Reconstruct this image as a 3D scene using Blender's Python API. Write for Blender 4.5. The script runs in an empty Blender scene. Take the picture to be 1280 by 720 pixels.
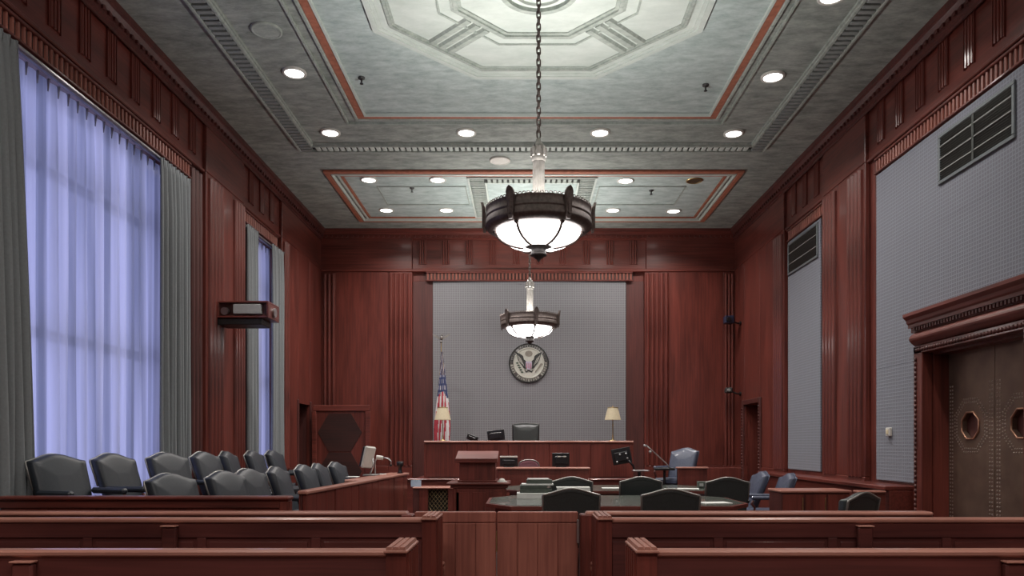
import bpy, bmesh, math, random
from mathutils import Vector, Matrix
random.seed(7)
S = bpy.context.scene
C = S.collection
PI = math.pi
F = 930.0          # focal length in pixels of the 1280 wide frame

# ------------------------------------------------------------------ camera
cam_d = bpy.data.cameras.new('camera')
cam = bpy.data.objects.new('camera', cam_d); C.objects.link(cam)
cam.location = (0, 0, 1.5); cam.rotation_euler = (PI/2, 0, 0)
cam_d.sensor_width = 36; cam_d.lens = F/1280*36
cam_d.shift_x = -15/1280; cam_d.shift_y = 196/1280
cam_d.clip_start = .05
S.camera = cam
# ------------------------------------------------------------------ world (dusk daylight beyond the windows)
w = bpy.data.worlds.new('world'); S.world = w; w.use_nodes = True
bg = w.node_tree.nodes['Background']
bg.inputs[0].default_value = (.50, .53, 1.0, 1); bg.inputs[1].default_value = 1.5
# ------------------------------------------------------------------ exposure
S.view_settings.view_transform = 'Standard'; S.view_settings.look = 'None'
S.view_settings.gamma = 1; S.view_settings.exposure = .35
try: S.view_settings.use_curve_mapping = False
except Exception: pass
S.cycles.max_bounces = 8; S.cycles.diffuse_bounces = 5; S.cycles.glossy_bounces = 3
S.cycles.transmission_bounces = 6; S.cycles.transparent_max_bounces = 8
S.cycles.sample_clamp_indirect = 3
S.cycles.use_denoising = True
P_UP, P_BOWL, P_CAN = 96, 9.0, 37
def area(name, loc, rot, size, power, col, size_y=None, shape='DISK', spread=PI, portal=False):
    d = bpy.data.lights.new(name, 'AREA'); d.shape = shape; d.size = size
    if size_y: d.size_y = size_y
    d.energy = power; d.color = col; d.spread = spread
    if portal: d.cycles.is_portal = True
    o = bpy.data.objects.new(name, d); o.location = loc; o.rotation_euler = rot; C.objects.link(o); return o
# the two windows let the sky in
area('window_daylight', (-5.36, 8.65, 2.95), (0, -PI/2, 0), 4.9, 1, (1,1,1), 3.5, 'RECTANGLE', portal=True)
area('window_daylight', (-5.36, 13.9, 2.95), (0, -PI/2, 0), 4.9, 1, (1,1,1), 1.6, 'RECTANGLE', portal=True)

# ------------------------------------------------------------------ materials
MATS = {}
def nt(name):
    m = bpy.data.materials.new(name); m.use_nodes = True
    return m, m.node_tree.nodes, m.node_tree.links, m.node_tree.nodes['Principled BSDF']
def wood(name, c1, c2, axis='Z', rough=.36, coat=.3, scale=1.0, fig=.5):
    m, N, L, b = nt(name)
    tc = N.new('ShaderNodeTexCoord'); mp = N.new('ShaderNodeMapping')
    s = {'Z': (34, 34, 1.1), 'X': (1.1, 34, 34), 'Y': (34, 1.1, 34)}[axis]
    mp.inputs['Scale'].default_value = [v*scale for v in s]
    L.new(tc.outputs['Object'], mp.inputs[0])
    n1 = N.new('ShaderNodeTexNoise'); n1.inputs['Scale'].default_value = 1; n1.inputs['Detail'].default_value = 5
    n1.inputs['Distortion'].default_value = .6
    L.new(mp.outputs[0], n1.inputs['Vector'])
    mp2 = N.new('ShaderNodeMapping')
    s2 = {'Z': (2.6, 2.6, .5), 'X': (.5, 2.6, 2.6), 'Y': (2.6, .5, 2.6)}[axis]
    mp2.inputs['Scale'].default_value = s2
    L.new(tc.outputs['Object'], mp2.inputs[0])
    n2 = N.new('ShaderNodeTexNoise'); n2.inputs['Scale'].default_value = 1.2; n2.inputs['Detail'].default_value = 3; n2.inputs['Distortion'].default_value = .6
    L.new(mp2.outputs[0], n2.inputs['Vector'])
    mx = N.new('ShaderNodeMix'); mx.data_type = 'FLOAT'; mx.inputs[0].default_value = fig
    L.new(n1.outputs[0], mx.inputs[2]); L.new(n2.outputs[0], mx.inputs[3])
    cr = N.new('ShaderNodeValToRGB'); cr.color_ramp.elements[0].position = .36; cr.color_ramp.elements[1].position = .66
    cr.color_ramp.elements[0].color = (*c1, 1); cr.color_ramp.elements[1].color = (*c2, 1)
    L.new(mx.outputs[0], cr.inputs[0]); L.new(cr.outputs[0], b.inputs['Base Color'])
    b.inputs['Roughness'].default_value = rough; b.inputs['Coat Weight'].default_value = coat; b.inputs['Coat Roughness'].default_value = .14
    bp = N.new('ShaderNodeBump'); bp.inputs['Strength'].default_value = .06; bp.inputs['Distance'].default_value = .003
    L.new(n1.outputs[0], bp.inputs['Height']); L.new(bp.outputs[0], b.inputs['Normal'])
    MATS[name] = m; return m
def plain(name, col, rough=.5, metal=0, noise=0, nscale=20, bump=0, spec=None, coat=0, emit=None, es=0, c2=None, sheen=0):
    m, N, L, b = nt(name)
    b.inputs['Base Color'].default_value = (*col, 1); b.inputs['Roughness'].default_value = rough; b.inputs['Metallic'].default_value = metal
    b.inputs['Coat Weight'].default_value = coat
    if spec is not None: b.inputs['Specular IOR Level'].default_value = spec
    if sheen: b.inputs['Sheen Weight'].default_value = sheen
    tc = N.new('ShaderNodeTexCoord'); n = N.new('ShaderNodeTexNoise'); n.inputs['Scale'].default_value = nscale; n.inputs['Detail'].default_value = 4
    L.new(tc.outputs['Object'], n.inputs['Vector'])
    cr = N.new('ShaderNodeValToRGB'); cr.color_ramp.elements[0].position = .3; cr.color_ramp.elements[1].position = .7
    a = c2 or [v*(1-noise) for v in col]
    cr.color_ramp.elements[0].color = (*a, 1); cr.color_ramp.elements[1].color = (*col, 1)
    L.new(n.outputs[0], cr.inputs[0]); L.new(cr.outputs[0], b.inputs['Base Color'])
    if bump:
        bp = N.new('ShaderNodeBump'); bp.inputs['Strength'].default_value = bump; bp.inputs['Distance'].default_value = .01
        L.new(n.outputs[0], bp.inputs['Height']); L.new(bp.outputs[0], b.inputs['Normal'])
    if emit:
        b.inputs['Emission Color'].default_value = (*emit, 1); b.inputs['Emission Strength'].default_value = es
    MATS[name] = m; return m
def plaster(name, c1, c2, sc=1.0):
    m, N, L, b = nt(name)
    tc = N.new('ShaderNodeTexCoord')
    mp = N.new('ShaderNodeMapping'); mp.inputs['Scale'].default_value = (2.6*sc, 6.0*sc, 2); mp.inputs['Rotation'].default_value = (0, 0, .35)
    L.new(tc.outputs['Object'], mp.inputs[0])
    n1 = N.new('ShaderNodeTexNoise'); n1.inputs['Scale'].default_value = 1.1; n1.inputs['Detail'].default_value = 9; n1.inputs['Roughness'].default_value = .74; n1.inputs['Distortion'].default_value = .15
    L.new(mp.outputs[0], n1.inputs['Vector'])
    cr = N.new('ShaderNodeValToRGB'); cr.color_ramp.elements[0].position = .34; cr.color_ramp.elements[1].position = .68
    cr.color_ramp.elements[0].color = (*c1, 1); cr.color_ramp.elements[1].color = (*c2, 1)
    L.new(n1.outputs[0], cr.inputs[0]); L.new(cr.outputs[0], b.inputs['Base Color'])
    b.inputs['Roughness'].default_value = .75
    bp = N.new('ShaderNodeBump'); bp.inputs['Strength'].default_value = .15; bp.inputs['Distance'].default_value = .01
    L.new(n1.outputs[0], bp.inputs['Height']); L.new(bp.outputs[0], b.inputs['Normal'])
    MATS[name] = m; return m
def weave(name, c1, c2, axes, pitch=.056):
    """acoustic cloth: a small square check, with faint wide courses"""
    m, N, L, b = nt(name)
    tc = N.new('ShaderNodeTexCoord'); sp = N.new('ShaderNodeSeparateXYZ'); L.new(tc.outputs['Object'], sp.inputs[0])
    outs = []
    for a in axes:
        mu = N.new('ShaderNodeMath'); mu.operation = 'MULTIPLY'; mu.inputs[1].default_value = 2*PI/pitch
        L.new(sp.outputs[a], mu.inputs[0])
        si = N.new('ShaderNodeMath'); si.operation = 'SINE'; L.new(mu.outputs[0], si.inputs[0])
        outs.append(si)
    mxm = N.new('ShaderNodeMath'); mxm.operation = 'MAXIMUM'
    L.new(outs[0].outputs[0], mxm.inputs[0]); L.new(outs[1].outputs[0], mxm.inputs[1])
    mr = N.new('ShaderNodeMapRange'); mr.inputs[1].default_value = .2; mr.inputs[2].default_value = 1
    L.new(mxm.outputs[0], mr.inputs[0])
    n = N.new('ShaderNodeTexNoise'); n.inputs['Scale'].default_value = 90; n.inputs['Detail'].default_value = 2
    L.new(tc.outputs['Object'], n.inputs['Vector'])
    mul = N.new('ShaderNodeMath'); mul.operation = 'MULTIPLY_ADD'; mul.inputs[1].default_value = .5; L.new(n.outputs[0], mul.inputs[0])
    half = N.new('ShaderNodeMath'); half.operation = 'MULTIPLY'; half.inputs[1].default_value = .6; L.new(mr.outputs[0], half.inputs[0])
    L.new(half.outputs[0], mul.inputs[2])
    cr = N.new('ShaderNodeValToRGB'); cr.color_ramp.elements[0].position = .15; cr.color_ramp.elements[1].position = .95
    cr.color_ramp.elements[0].color = (*c1, 1); cr.color_ramp.elements[1].color = (*c2, 1)
    L.new(mul.outputs[0], cr.inputs[0]); L.new(cr.outputs[0], b.inputs['Base Color'])
    b.inputs['Roughness'].default_value = .85; b.inputs['Sheen Weight'].default_value = .1
    bp = N.new('ShaderNodeBump'); bp.inputs['Strength'].default_value = .25; bp.inputs['Distance'].default_value = .006
    L.new(mr.outputs[0], bp.inputs['Height']); L.new(bp.outputs[0], b.inputs['Normal'])
    MATS[name] = m; return m

WD1, WD2 = (.072, .0165, .0125), (.19, .044, .032)
WV = wood('mahogany_vertical', WD1, WD2, 'Z')
WX = wood('mahogany_along_x', WD1, WD2, 'X')
WY = wood('mahogany_along_y', WD1, WD2, 'Y')
WFIG = wood('mahogany_figured', (.078, .0175, .013), (.19, .044, .032), 'Z', fig=.55)
WDARK = wood('mahogany_dark', (.05, .013, .011), (.11, .028, .023), 'Z', rough=.5, coat=.08)
INLAY = wood('inlay_dark', (.022, .008, .007), (.055, .016, .013), 'X', rough=.5, coat=.05)
WGATE = wood('mahogany_gate', (.20, .062, .045), (.36, .125, .09), 'Z', rough=.45, coat=.2)
WPEW = wood('mahogany_pew', (.07, .021, .019), (.16, .046, .039), 'X', fig=.6)
WCAP = wood('mahogany_lit_cap', (.30, .13, .10), (.48, .23, .175), 'X', rough=.3)  # paler mahogany: light falling on the top edges is put into the colour
WCAPY = wood('mahogany_lit_cap_deep', (.30, .13, .10), (.48, .23, .175), 'Y', rough=.3)  # same painted-in lit tone, grain running in depth
PL = plaster('plaster_mottled', (.16, .19, .17), (.40, .43, .40))
PL2 = plaster('plaster_pale_green', (.29, .36, .345), (.52, .60, .58), 1.3)
PLW = plaster('plaster_cream', (.44, .50, .46), (.58, .63, .59), .5)
PLM = plaster('plaster_moulding', (.24, .28, .25), (.42, .46, .42), 2)
PLG = plaster('plaster_shaded', (.17, .19, .18), (.28, .31, .30), 2)  # darker plaster with the shade of side dentils and octagon edge painted in
ORANGE = plain('terracotta_paint', (.42, .15, .09), .7, noise=.35, nscale=14)
FAB_Y = weave('acoustic_cloth_back', (.15, .15, .16), (.24, .24, .255), ('X', 'Z'))
FAB_X = weave('acoustic_cloth_side', (.14, .15, .18), (.21, .225, .265), ('Y', 'Z'), .048)
LEATHER = plain('leather_green_black', (.035, .045, .045), .36, noise=.3, nscale=60, bump=.12, coat=.15)
LEATHER_J = plain('leather_slate', (.021, .027, .036), .47, noise=.2, nscale=60, bump=.02, coat=0)
LEATHER_B = plain('leather_blue', (.07, .085, .13), .38, noise=.3, nscale=60, bump=.1, coat=.15)
LEATHER_K = plain('leather_black', (.012, .013, .013), .3, noise=.3, nscale=60, coat=.3)
NAILS = plain('pewter_nailheads', (.34, .34, .32), .4, .6, noise=.3, nscale=200)
MAUVE = plain('mauve_upholstery', (.36, .16, .20), .7, noise=.15, nscale=90, sheen=.2)
DRAPE = plain('drape_grey', (.185, .205, .215), .85, noise=.12, nscale=45, bump=.05, sheen=.15)
BRONZE = plain('bronze_dark', (.135, .105, .095), .5, .45, noise=.45, nscale=30, bump=.1)
BRONZE_D = plain('bronze_door', (.24, .165, .125), .48, .7, noise=.5, nscale=3, c2=(.15, .098, .075), bump=.05)
STUD = plain('stud_nickel', (.55, .48, .42), .3, .9, noise=.2)
COPPER = plain('copper_edge', (.60, .33, .22), .35, .8, noise=.2)
BRASS = plain('brass', (.48, .36, .18), .32, .9, noise=.2)
SILVER = plain('rod_silver', (.30, .285, .265), .42, .6, noise=.3, nscale=16)
STEEL = plain('steel', (.55, .55, .55), .3, .9, noise=.1)
BLACK = plain('black_plastic', (.012, .012, .014), .35, noise=.3)
BLACKM = plain('black_grille', (.018, .02, .018), .6, noise=.4, nscale=50)
DGREY = plain('dark_grey_metal', (.06, .06, .06), .5, .3, noise=.2)
PALEG = plain('pale_grey_metal', (.45, .46, .46), .45, noise=.15)
GREY = plain('grey_plastic', (.30, .31, .30), .5, noise=.15)
WHITE = plain('off_white_paint', (.62, .61, .56), .5, noise=.1)
PAPER = plain('paper', (.62, .63, .60), .8, noise=.08)
GREENB = plain('green_board', (.06, .075, .06), .7, noise=.3)
TABLETOP = plain('leather_tabletop_green', (.085, .10, .085), .27, noise=.25, nscale=30, coat=.4)
CREAM = plain('lampshade_cream', (.66, .58, .40), .8, noise=.12, nscale=40)
BLUE = plain('flag_blue', (.03, .045, .13), .75, noise=.2)
RED = plain('flag_red', (.42, .04, .06), .75, noise=.2)
FWHITE = plain('flag_white', (.62, .60, .60), .75, noise=.12)
SEALC = plain('seal_cream', (.50, .50, .44), .45, .2, noise=.15, nscale=60)
SEALD = plain('seal_dark', (.02, .022, .02), .5, noise=.2)
SEALL = plain('seal_lilac', (.42, .38, .48), .5, noise=.2)
CARPET = plain('carpet_red_brown', (.10, .045, .038), .95, noise=.4, nscale=120, bump=.3)
LITLENS = plain('lit_lens', (.9, .9, .88), .5, emit=(1, .97, .93), es=5)
DARKLENS = plain('unlit_reflector', (.20, .19, .12), .3, .7, noise=.5, nscale=30)
SIGNB = plain('pale_blue_card', (.42, .56, .70), .6, noise=.15, nscale=120)
m, N, L, b = nt('bowl_glass')
b.inputs['Base Color'].default_value = (.85, .84, .80, 1); b.inputs['Roughness'].default_value = .3
b.inputs['Emission Color'].default_value = (1, .95, .93, 1); b.inputs['Emission Strength'].default_value = P_BOWL
BOWL = m
m, N, L, b = nt('window_glass')
N.remove(b); gl = N.new('ShaderNodeBsdfGlossy'); gl.inputs['Roughness'].default_value = .02
tr = N.new('ShaderNodeBsdfTransparent'); mxs = N.new('ShaderNodeMixShader'); mxs.inputs[0].default_value = .08
L.new(tr.outputs[0], mxs.inputs[1]); L.new(gl.outputs[0], mxs.inputs[2]); L.new(mxs.outputs[0], N['Material Output'].inputs[0])
GLASS = m
m, N, L, b = nt('sheer_voile')
N.remove(b)
tc = N.new('ShaderNodeTexCoord'); mp = N.new('ShaderNodeMapping'); mp.inputs['Scale'].default_value = (1, 5, .10)
L.new(tc.outputs['Object'], mp.inputs[0])
n = N.new('ShaderNodeTexNoise'); n.inputs['Scale'].default_value = 1; n.inputs['Detail'].default_value = 3; L.new(mp.outputs[0], n.inputs['Vector'])
cr = N.new('ShaderNodeValToRGB'); cr.color_ramp.elements[0].position = .38; cr.color_ramp.elements[1].position = .64
cr.color_ramp.elements[0].color = (.25, .28, .34, 1); cr.color_ramp.elements[1].color = (.78, .79, .82, 1)  # pale and dark streaks paint the fold shading into the cloth
L.new(n.outputs[0], cr.inputs[0])
tl = N.new('ShaderNodeBsdfTranslucent'); df = N.new('ShaderNodeBsdfDiffuse'); L.new(cr.outputs[0], tl.inputs[0]); df.inputs[0].default_value = (.4, .4, .42, 1)
m1 = N.new('ShaderNodeMixShader'); m1.inputs[0].default_value = .3; L.new(tl.outputs[0], m1.inputs[1]); L.new(df.outputs[0], m1.inputs[2])
t2 = N.new('ShaderNodeBsdfTransparent'); m2 = N.new('ShaderNodeMixShader'); m2.inputs[0].default_value = .06
L.new(m1.outputs[0], m2.inputs[1]); L.new(t2.outputs[0], m2.inputs[2]); L.new(m2.outputs[0], N['Material Output'].inputs[0])
SHEER = m

# ------------------------------------------------------------------ mesh helpers
WP = {}
class MB:
    def __init__(s): s.v = []; s.f = []; s.mi = []; s.sm = []
    def add(s, vs, fs, mi=0, smooth=False):
        o = len(s.v); s.v += [tuple(v) for v in vs]; s.f += [tuple(i+o for i in f) for f in fs]
        s.mi += [mi]*len(fs); s.sm += [smooth]*len(fs); return s
    def box(s, x0, x1, y0, y1, z0, z1, c=0, mi=0):
        if x0 > x1: x0, x1 = x1, x0
        if y0 > y1: y0, y1 = y1, y0
        if z0 > z1: z0, z1 = z1, z0
        c = min(c, (x1-x0)*.4, (y1-y0)*.4, (z1-z0)*.4)
        if c <= 0:
            vs = [(x, y, z) for x in (x0, x1) for y in (y0, y1) for z in (z0, z1)]
            return s.add(vs, [(0,1,3,2),(4,6,7,5),(0,4,5,1),(2,3,7,6),(0,2,6,4),(1,5,7,3)], mi)
        vs = []; idx = {}
        X = (x0, x1); Y = (y0, y1); Z = (z0, z1)
        for i in (0, 1):
            for j in (0, 1):
                for k in (0, 1):
                    dx, dy, dz = (c if i == 0 else -c), (c if j == 0 else -c), (c if k == 0 else -c)
                    idx[i,j,k,'x'] = len(vs); vs.append((X[i], Y[j]+dy, Z[k]+dz))
                    idx[i,j,k,'y'] = len(vs); vs.append((X[i]+dx, Y[j], Z[k]+dz))
                    idx[i,j,k,'z'] = len(vs); vs.append((X[i]+dx, Y[j]+dy, Z[k]))
        I = lambda i, j, k, a: idx[i, j, k, a]
        fs = []
        for i in (0, 1):
            q = [I(i,0,0,'x'), I(i,1,0,'x'), I(i,1,1,'x'), I(i,0,1,'x')]; fs.append(q if i else q[::-1])
            q = [I(0,i,0,'y'), I(0,i,1,'y'), I(1,i,1,'y'), I(1,i,0,'y')]; fs.append(q if i else q[::-1])
            q = [I(0,0,i,'z'), I(1,0,i,'z'), I(1,1,i,'z'), I(0,1,i,'z')]; fs.append(q if i else q[::-1])
        for i in (0, 1):
            for j in (0, 1):
                q = [I(i,j,0,'x'), I(i,j,1,'x'), I(i,j,1,'y'), I(i,j,0,'y')]; fs.append(q if i == j else q[::-1])
                q = [I(i,0,j,'x'), I(i,0,j,'z'), I(i,1,j,'z'), I(i,1,j,'x')]; fs.append(q if i == j else q[::-1])
                q = [I(0,i,j,'y'), I(1,i,j,'y'), I(1,i,j,'z'), I(0,i,j,'z')]; fs.append(q if i == j else q[::-1])
        for i in (0, 1):
            for j in (0, 1):
                for k in (0, 1):
                    q = [I(i,j,k,'x'), I(i,j,k,'y'), I(i,j,k,'z')]; fs.append(q if (i+j+k) % 2 else q[::-1])
        return s.add(vs, fs, mi)
    def prism(s, poly, axis, a0, a1, mi=0, smooth=False):
        """poly of 2-D points, extruded along axis"""
        def P(p, a):
            return {'X': (a, p[0], p[1]), 'Y': (p[0], a, p[1]), 'Z': (p[0], p[1], a)}[axis]
        n = len(poly)
        s.add([P(p, a0) for p in poly] + [P(p, a1) for p in poly], [(i, (i+1) % n, n+(i+1) % n, n+i) for i in range(n)], mi, smooth)
        s.add([P(p, a0) for p in poly], [tuple(range(n))[::-1]], mi); s.add([P(p, a1) for p in poly], [tuple(range(n))], mi); return s
    def cyl(s, p0, p1, r0, r1=None, n=10, mi=0, cap=True):
        r1 = r0 if r1 is None else r1
        p0, p1 = Vector(p0), Vector(p1); d = (p1-p0).normalized()
        u = d.orthogonal().normalized(); v = d.cross(u)
        vs = [p0+(u*math.cos(2*PI*i/n)+v*math.sin(2*PI*i/n))*r0 for i in range(n)] + [p1+(u*math.cos(2*PI*i/n)+v*math.sin(2*PI*i/n))*r1 for i in range(n)]
        s.add(vs, [(i, (i+1) % n, n+(i+1) % n, n+i) for i in range(n)], mi, True)
        if cap:
            s.add(vs[:n], [tuple(range(n))[::-1]], mi); s.add(vs[n:], [tuple(range(n))], mi)
        return s
    def lathe(s, prof, c=(0, 0, 0), n=32, mi=0, a0=0, a1=2*PI, smooth=True):
        full = abs(a1-a0-2*PI) < 1e-6; k = n if full else n+1
        vs = [(c[0]+r*math.cos(a0+(a1-a0)*i/n), c[1]+r*math.sin(a0+(a1-a0)*i/n), c[2]+z) for r, z in prof for i in range(k)]
        fs = [(j*k+i, j*k+(i+1) % k, (j+1)*k+(i+1) % k, (j+1)*k+i) for j in range(len(prof)-1) for i in range(n)]
        return s.add(vs, fs, mi, smooth)
    def tube(s, pts, r, n=6, mi=0, closed=False):
        pts = [Vector(p) for p in pts]; m_ = len(pts); rr = r if isinstance(r, (list, tuple)) else [r]*m_
        vs = []; up = None
        for i, p in enumerate(pts):
            a = pts[(i-1) % m_] if (closed or i) else p; b_ = pts[(i+1) % m_] if (closed or i < m_-1) else p
            d = (b_-a).normalized()
            if up is None: up = d.orthogonal().normalized()
            up = (up-d*up.dot(d)).normalized(); v = d.cross(up)
            vs += [p+(up*math.cos(2*PI*k/n)+v*math.sin(2*PI*k/n))*rr[i] for k in range(n)]
        q = m_ if closed else m_-1
        fs = [(i*n+k, i*n+(k+1) % n, ((i+1) % m_)*n+(k+1) % n, ((i+1) % m_)*n+k) for i in range(q) for k in range(n)]
        if not closed: fs += [tuple(range(n))[::-1], tuple(range((m_-1)*n, m_*n))]
        return s.add(vs, fs, mi, True)
    def ball(s, c, r, n=10, sz=1.0, mi=0):
        prof = [(max(1e-4, r*math.sin(PI*j/6)), -r*sz*math.cos(PI*j/6)) for j in range(7)]
        return s.lathe(prof, c, n, mi)
    def xf(s, M):
        s.v = [tuple(M @ Vector(v)) for v in s.v]; return s
    def build(s, name, mat, parent=None, world=True, label=None, recalc=True):
        me = bpy.data.meshes.new(name); me.from_pydata(s.v, [], s.f)
        for m_ in (mat if isinstance(mat, (list, tuple)) else [mat]): me.materials.append(m_)
        me.polygons.foreach_set('material_index', s.mi); me.polygons.foreach_set('use_smooth', s.sm)
        if recalc:
            bm = bmesh.new(); bm.from_mesh(me)
            bmesh.ops.recalc_face_normals(bm, faces=bm.faces); bm.to_mesh(me); bm.free()
        me.update()
        return link(me, name, parent, world, label)
def link(me, name, parent=None, world=True, label=None):
    o = bpy.data.objects.new(name, me); C.objects.link(o)
    if parent is not None:
        o.parent = parent
        if world: o.location = -WP.get(parent.name, Vector((0, 0, 0))); WP[o.name] = Vector((0, 0, 0))
        else: WP[o.name] = WP.get(parent.name, Vector((0, 0, 0)))
    else: WP[o.name] = Vector((0, 0, 0))
    if label: o['label'] = label
    return o
def thing(name, label, cat, loc=(0, 0, 0), rz=0, group=None):
    o = bpy.data.objects.new(name, None); C.objects.link(o); o.location = loc; o.rotation_euler = (0, 0, rz); o.empty_display_size = .1
    WP[o.name] = Vector(loc); o['label'] = label; o['category'] = cat
    if group: o['group'] = group
    return o
def tag(o, label, cat, group=None):
    o['label'] = label; o['category'] = cat
    if group: o['group'] = group
    return o
def struct(mb, name, mat, parent=None):
    o = mb.build(name, mat, parent)
    if parent is None: o['kind'] = 'structure'
    return o
def copy_tree(o, parent=None):
    c = o.copy(); C.objects.link(c); c.parent = parent
    for ch in list(o.children): copy_tree(ch, c)
    return c

XL, XR, YB, ZC = -4.88, 5.07, 18.0, 6.69
BL, BR = XL-.08, XR+.08     # bay planes
Y0 = -3.0
def ly(px): return XL*F/(px-655)
def ry(px): return XR*F/(px-655)
def zz(py, Y): return 1.5+(556-py)*Y/F
def xx(px, Y): return (px-655)*Y/F

# ================================================================== SHELL
floor = struct(MB().box(-5.6, 5.7, Y0, YB+.3, -.1, 0), 'floor', CARPET)
ceil = struct(MB().box(-5.6, 5.7, Y0, YB+.3, ZC, ZC+.12), 'ceiling', PL)
struct(MB().box(-5.6, 5.7, Y0-.2, Y0, 0, ZC), 'wall_rear', WV)
# left wall with two window openings
def wall_with_holes(x0, x1, holes):
    mb = MB(); ys = Y0
    for (a, b_, z0, z1) in sorted(holes):
        mb.box(x0, x1, ys, a, 0, ZC); mb.box(x0, x1, a, b_, z1, ZC)
        if z0 > 0: mb.box(x0, x1, a, b_, 0, z0)
        ys = b_
    mb.box(x0, x1, ys, YB+.3, 0, ZC); return mb
W1 = (6.95, 10.35, .5, 5.38); W2 = (13.4, 14.75, .5, 5.38)
wl = struct(wall_with_holes(BL-.36, BL, [W1, W2, (16.05, 16.95, 0, 2.4)]), 'wall_left', WDARK)
wr = struct(wall_with_holes(BR, BR+.36, [(7.47, 9.37, 0, 2.66), (16.0, 17.1, 0, 2.41)]), 'wall_right', WV)
wb = struct(MB().box(-4.96, 5.15, YB, YB+.3, 0, ZC), 'wall_back', WV)

# --- shared small meshes on walls
def halfround(wd, n=6, dp=None):
    dp = dp or wd*.5
    return [(-wd/2*math.cos(PI*i/n), dp*math.sin(PI*i/n)) for i in range(n+1)]
def reeds_on(wall, side, a0, a1, n, z0, z1, plane, mat=WV, wd=None):
    """n half-round reeds between a0 and a1 along the wall"""
    pitch = (a1-a0)/n; wd = wd or pitch*.78; me = None
    for i in range(n):
        c = a0+(i+.5)*pitch
        if me is None:
            prof = halfround(wd, 6, wd*.6)
            if side == 'L': poly = [(p[1], p[0]) for p in prof]
            elif side == 'R': poly = [(-p[1], p[0]) for p in prof]
            else: poly = [(p[0], -p[1]) for p in prof]
            mb = MB().prism(poly, 'Z', z0, z1, smooth=False)
            o = mb.build('reed', mat, wall); me = o.data
        else: o = link(me, 'reed', wall)
        if side == 'B': o.location = (c, plane, 0)
        else: o.location = (plane, c, 0)
def frieze_group(wall, side, c, plane, z0=5.85, z1=6.42):
    key = ('fg', side, z0, z1)
    if key not in CACHE:
        mb = MB()
        for k in (-1, 0, 1):
            prof = [(p[0]+k*.058, p[1]) for p in halfround(.044, 4, .03)]
            if side == 'L': poly = [(p[1], p[0]) for p in prof]
            elif side == 'R': poly = [(-p[1], p[0]) for p in prof]
            else: poly = [(p[0], -p[1]) for p in prof]
            mb.prism(poly, 'Z', z0, z1)
        for k in (-1, 1):
            t = .012
            if side == 'L': mb.box(0, .022, k*.098-t/2, k*.098+t/2, z0-.01, z1+.01)
            elif side == 'R': mb.box(-.022, 0, k*.098-t/2, k*.098+t/2, z0-.01, z1+.01)
            else: mb.box(k*.098-t/2, k*.098+t/2, -.022, 0, z0-.01, z1+.01)
        o = mb.build('reeding', WV, wall); CACHE[key] = o.data
    else: o = link(CACHE[key], 'reeding', wall)
    o.location = (c, plane, 0) if side == 'B' else (plane, c, 0)
CACHE = {}
def fluting(wall, side, a0, a1, plane, z0=5.45, z1=5.64, pitch=.085, dp=.05):
    mb = MB(); n = int((a1-a0)/pitch); pitch = (a1-a0)/n
    for i in range(n):
        c = a0+(i+.5)*pitch
        prof = [(p[0]+c, p[1]) for p in halfround(pitch*.6, 4, .034)]
        if side == 'L': poly = [(plane+p[1], p[0]) for p in prof]
        elif side == 'R': poly = [(plane-p[1], p[0]) for p in prof]
        else: poly = [(p[0], plane-p[1]) for p in prof]
        mb.prism(poly, 'Z', z0+.01, z1-.01)
    o = mb.build('fluting', WGATE, wall); o['kind'] = 'stuff'  # lighter wood puts the light caught by the flutes into their colour
    if side == 'L': bk = MB().box(plane, plane+.006, a0, a1, z0, z1)
    elif side == 'R': bk = MB().box(plane-.006, plane, a0, a1, z0, z1)
    else: bk = MB().box(a0, a1, plane-.006, plane, z0, z1)
    bk.build('flute_ground', INLAY, wall)  # dark strip behind the flutes stands in for shade in the gaps
    mb = MB()
    for (za, zb) in ((z0-.02, z0+.008), (z1-.008, z1+.025)):
        if side == 'L': mb.box(plane, plane+dp, a0, a1, za, zb, .006)
        elif side == 'R': mb.box(plane-dp, plane, a0, a1, za, zb, .006)
        else: mb.box(a0, a1, plane-dp, plane, za, zb, .006)
    mb.build('fillet', WV, wall)
def slab_on(wall, side, a0, a1, z0, z1, plane, t, name='panel', mat=WV, c=.008):
    if side == 'L': mb = MB().box(plane, plane+t, a0, a1, z0, z1, c)
    elif side == 'R': mb = MB().box(plane-t, plane, a0, a1, z0, z1, c)
    else: mb = MB().box(a0, a1, plane-t, plane, z0, z1, c)
    return mb.build(name, mat, wall)
# crown along the three walls (profile x = projection, z)
cp = [(0, 6.40), (.02, 6.40), (.02, 6.44), (.05, 6.46), (.05, 6.55), (.09, 6.60), (.12, 6.62), (.12, 6.69), (0, 6.69)]
mb = MB().prism([(XL+p[0]-.005, p[1]) for p in cp], 'Y', Y0, YB-.0, 0); mb.build('crown_moulding', WDARK, wl)
mb = MB().prism([(XR-p[0]+.005, p[1]) for p in cp], 'Y', Y0, YB, 0); mb.build('crown_moulding', WDARK, wr)
mb = MB().prism([(YB-p[0]-.05, p[1]) for p in cp], 'X', XL, XR, 0); mb.build('crown_moulding', WX, wb)
for (wall, f) in ((wl, lambda y: (XL+.045, XL+.075, y, y+.05)), (wr, lambda y: (XR-.075, XR-.045, y, y+.05))):
    mb = MB(); y = 3.0
    while y < 17.8: a = f(y); mb.box(*a, 6.49, 6.535); y += .125
    o = mb.build('dentils', WDARK, wall); o['kind'] = 'stuff'
mb = MB(); x = XL+.1
while x < XR-.1: mb.box(x, x+.05, YB-.13, YB-.1, 6.49, 6.535); x += .125
o = mb.build('dentils', WX, wb); o['kind'] = 'stuff'
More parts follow.
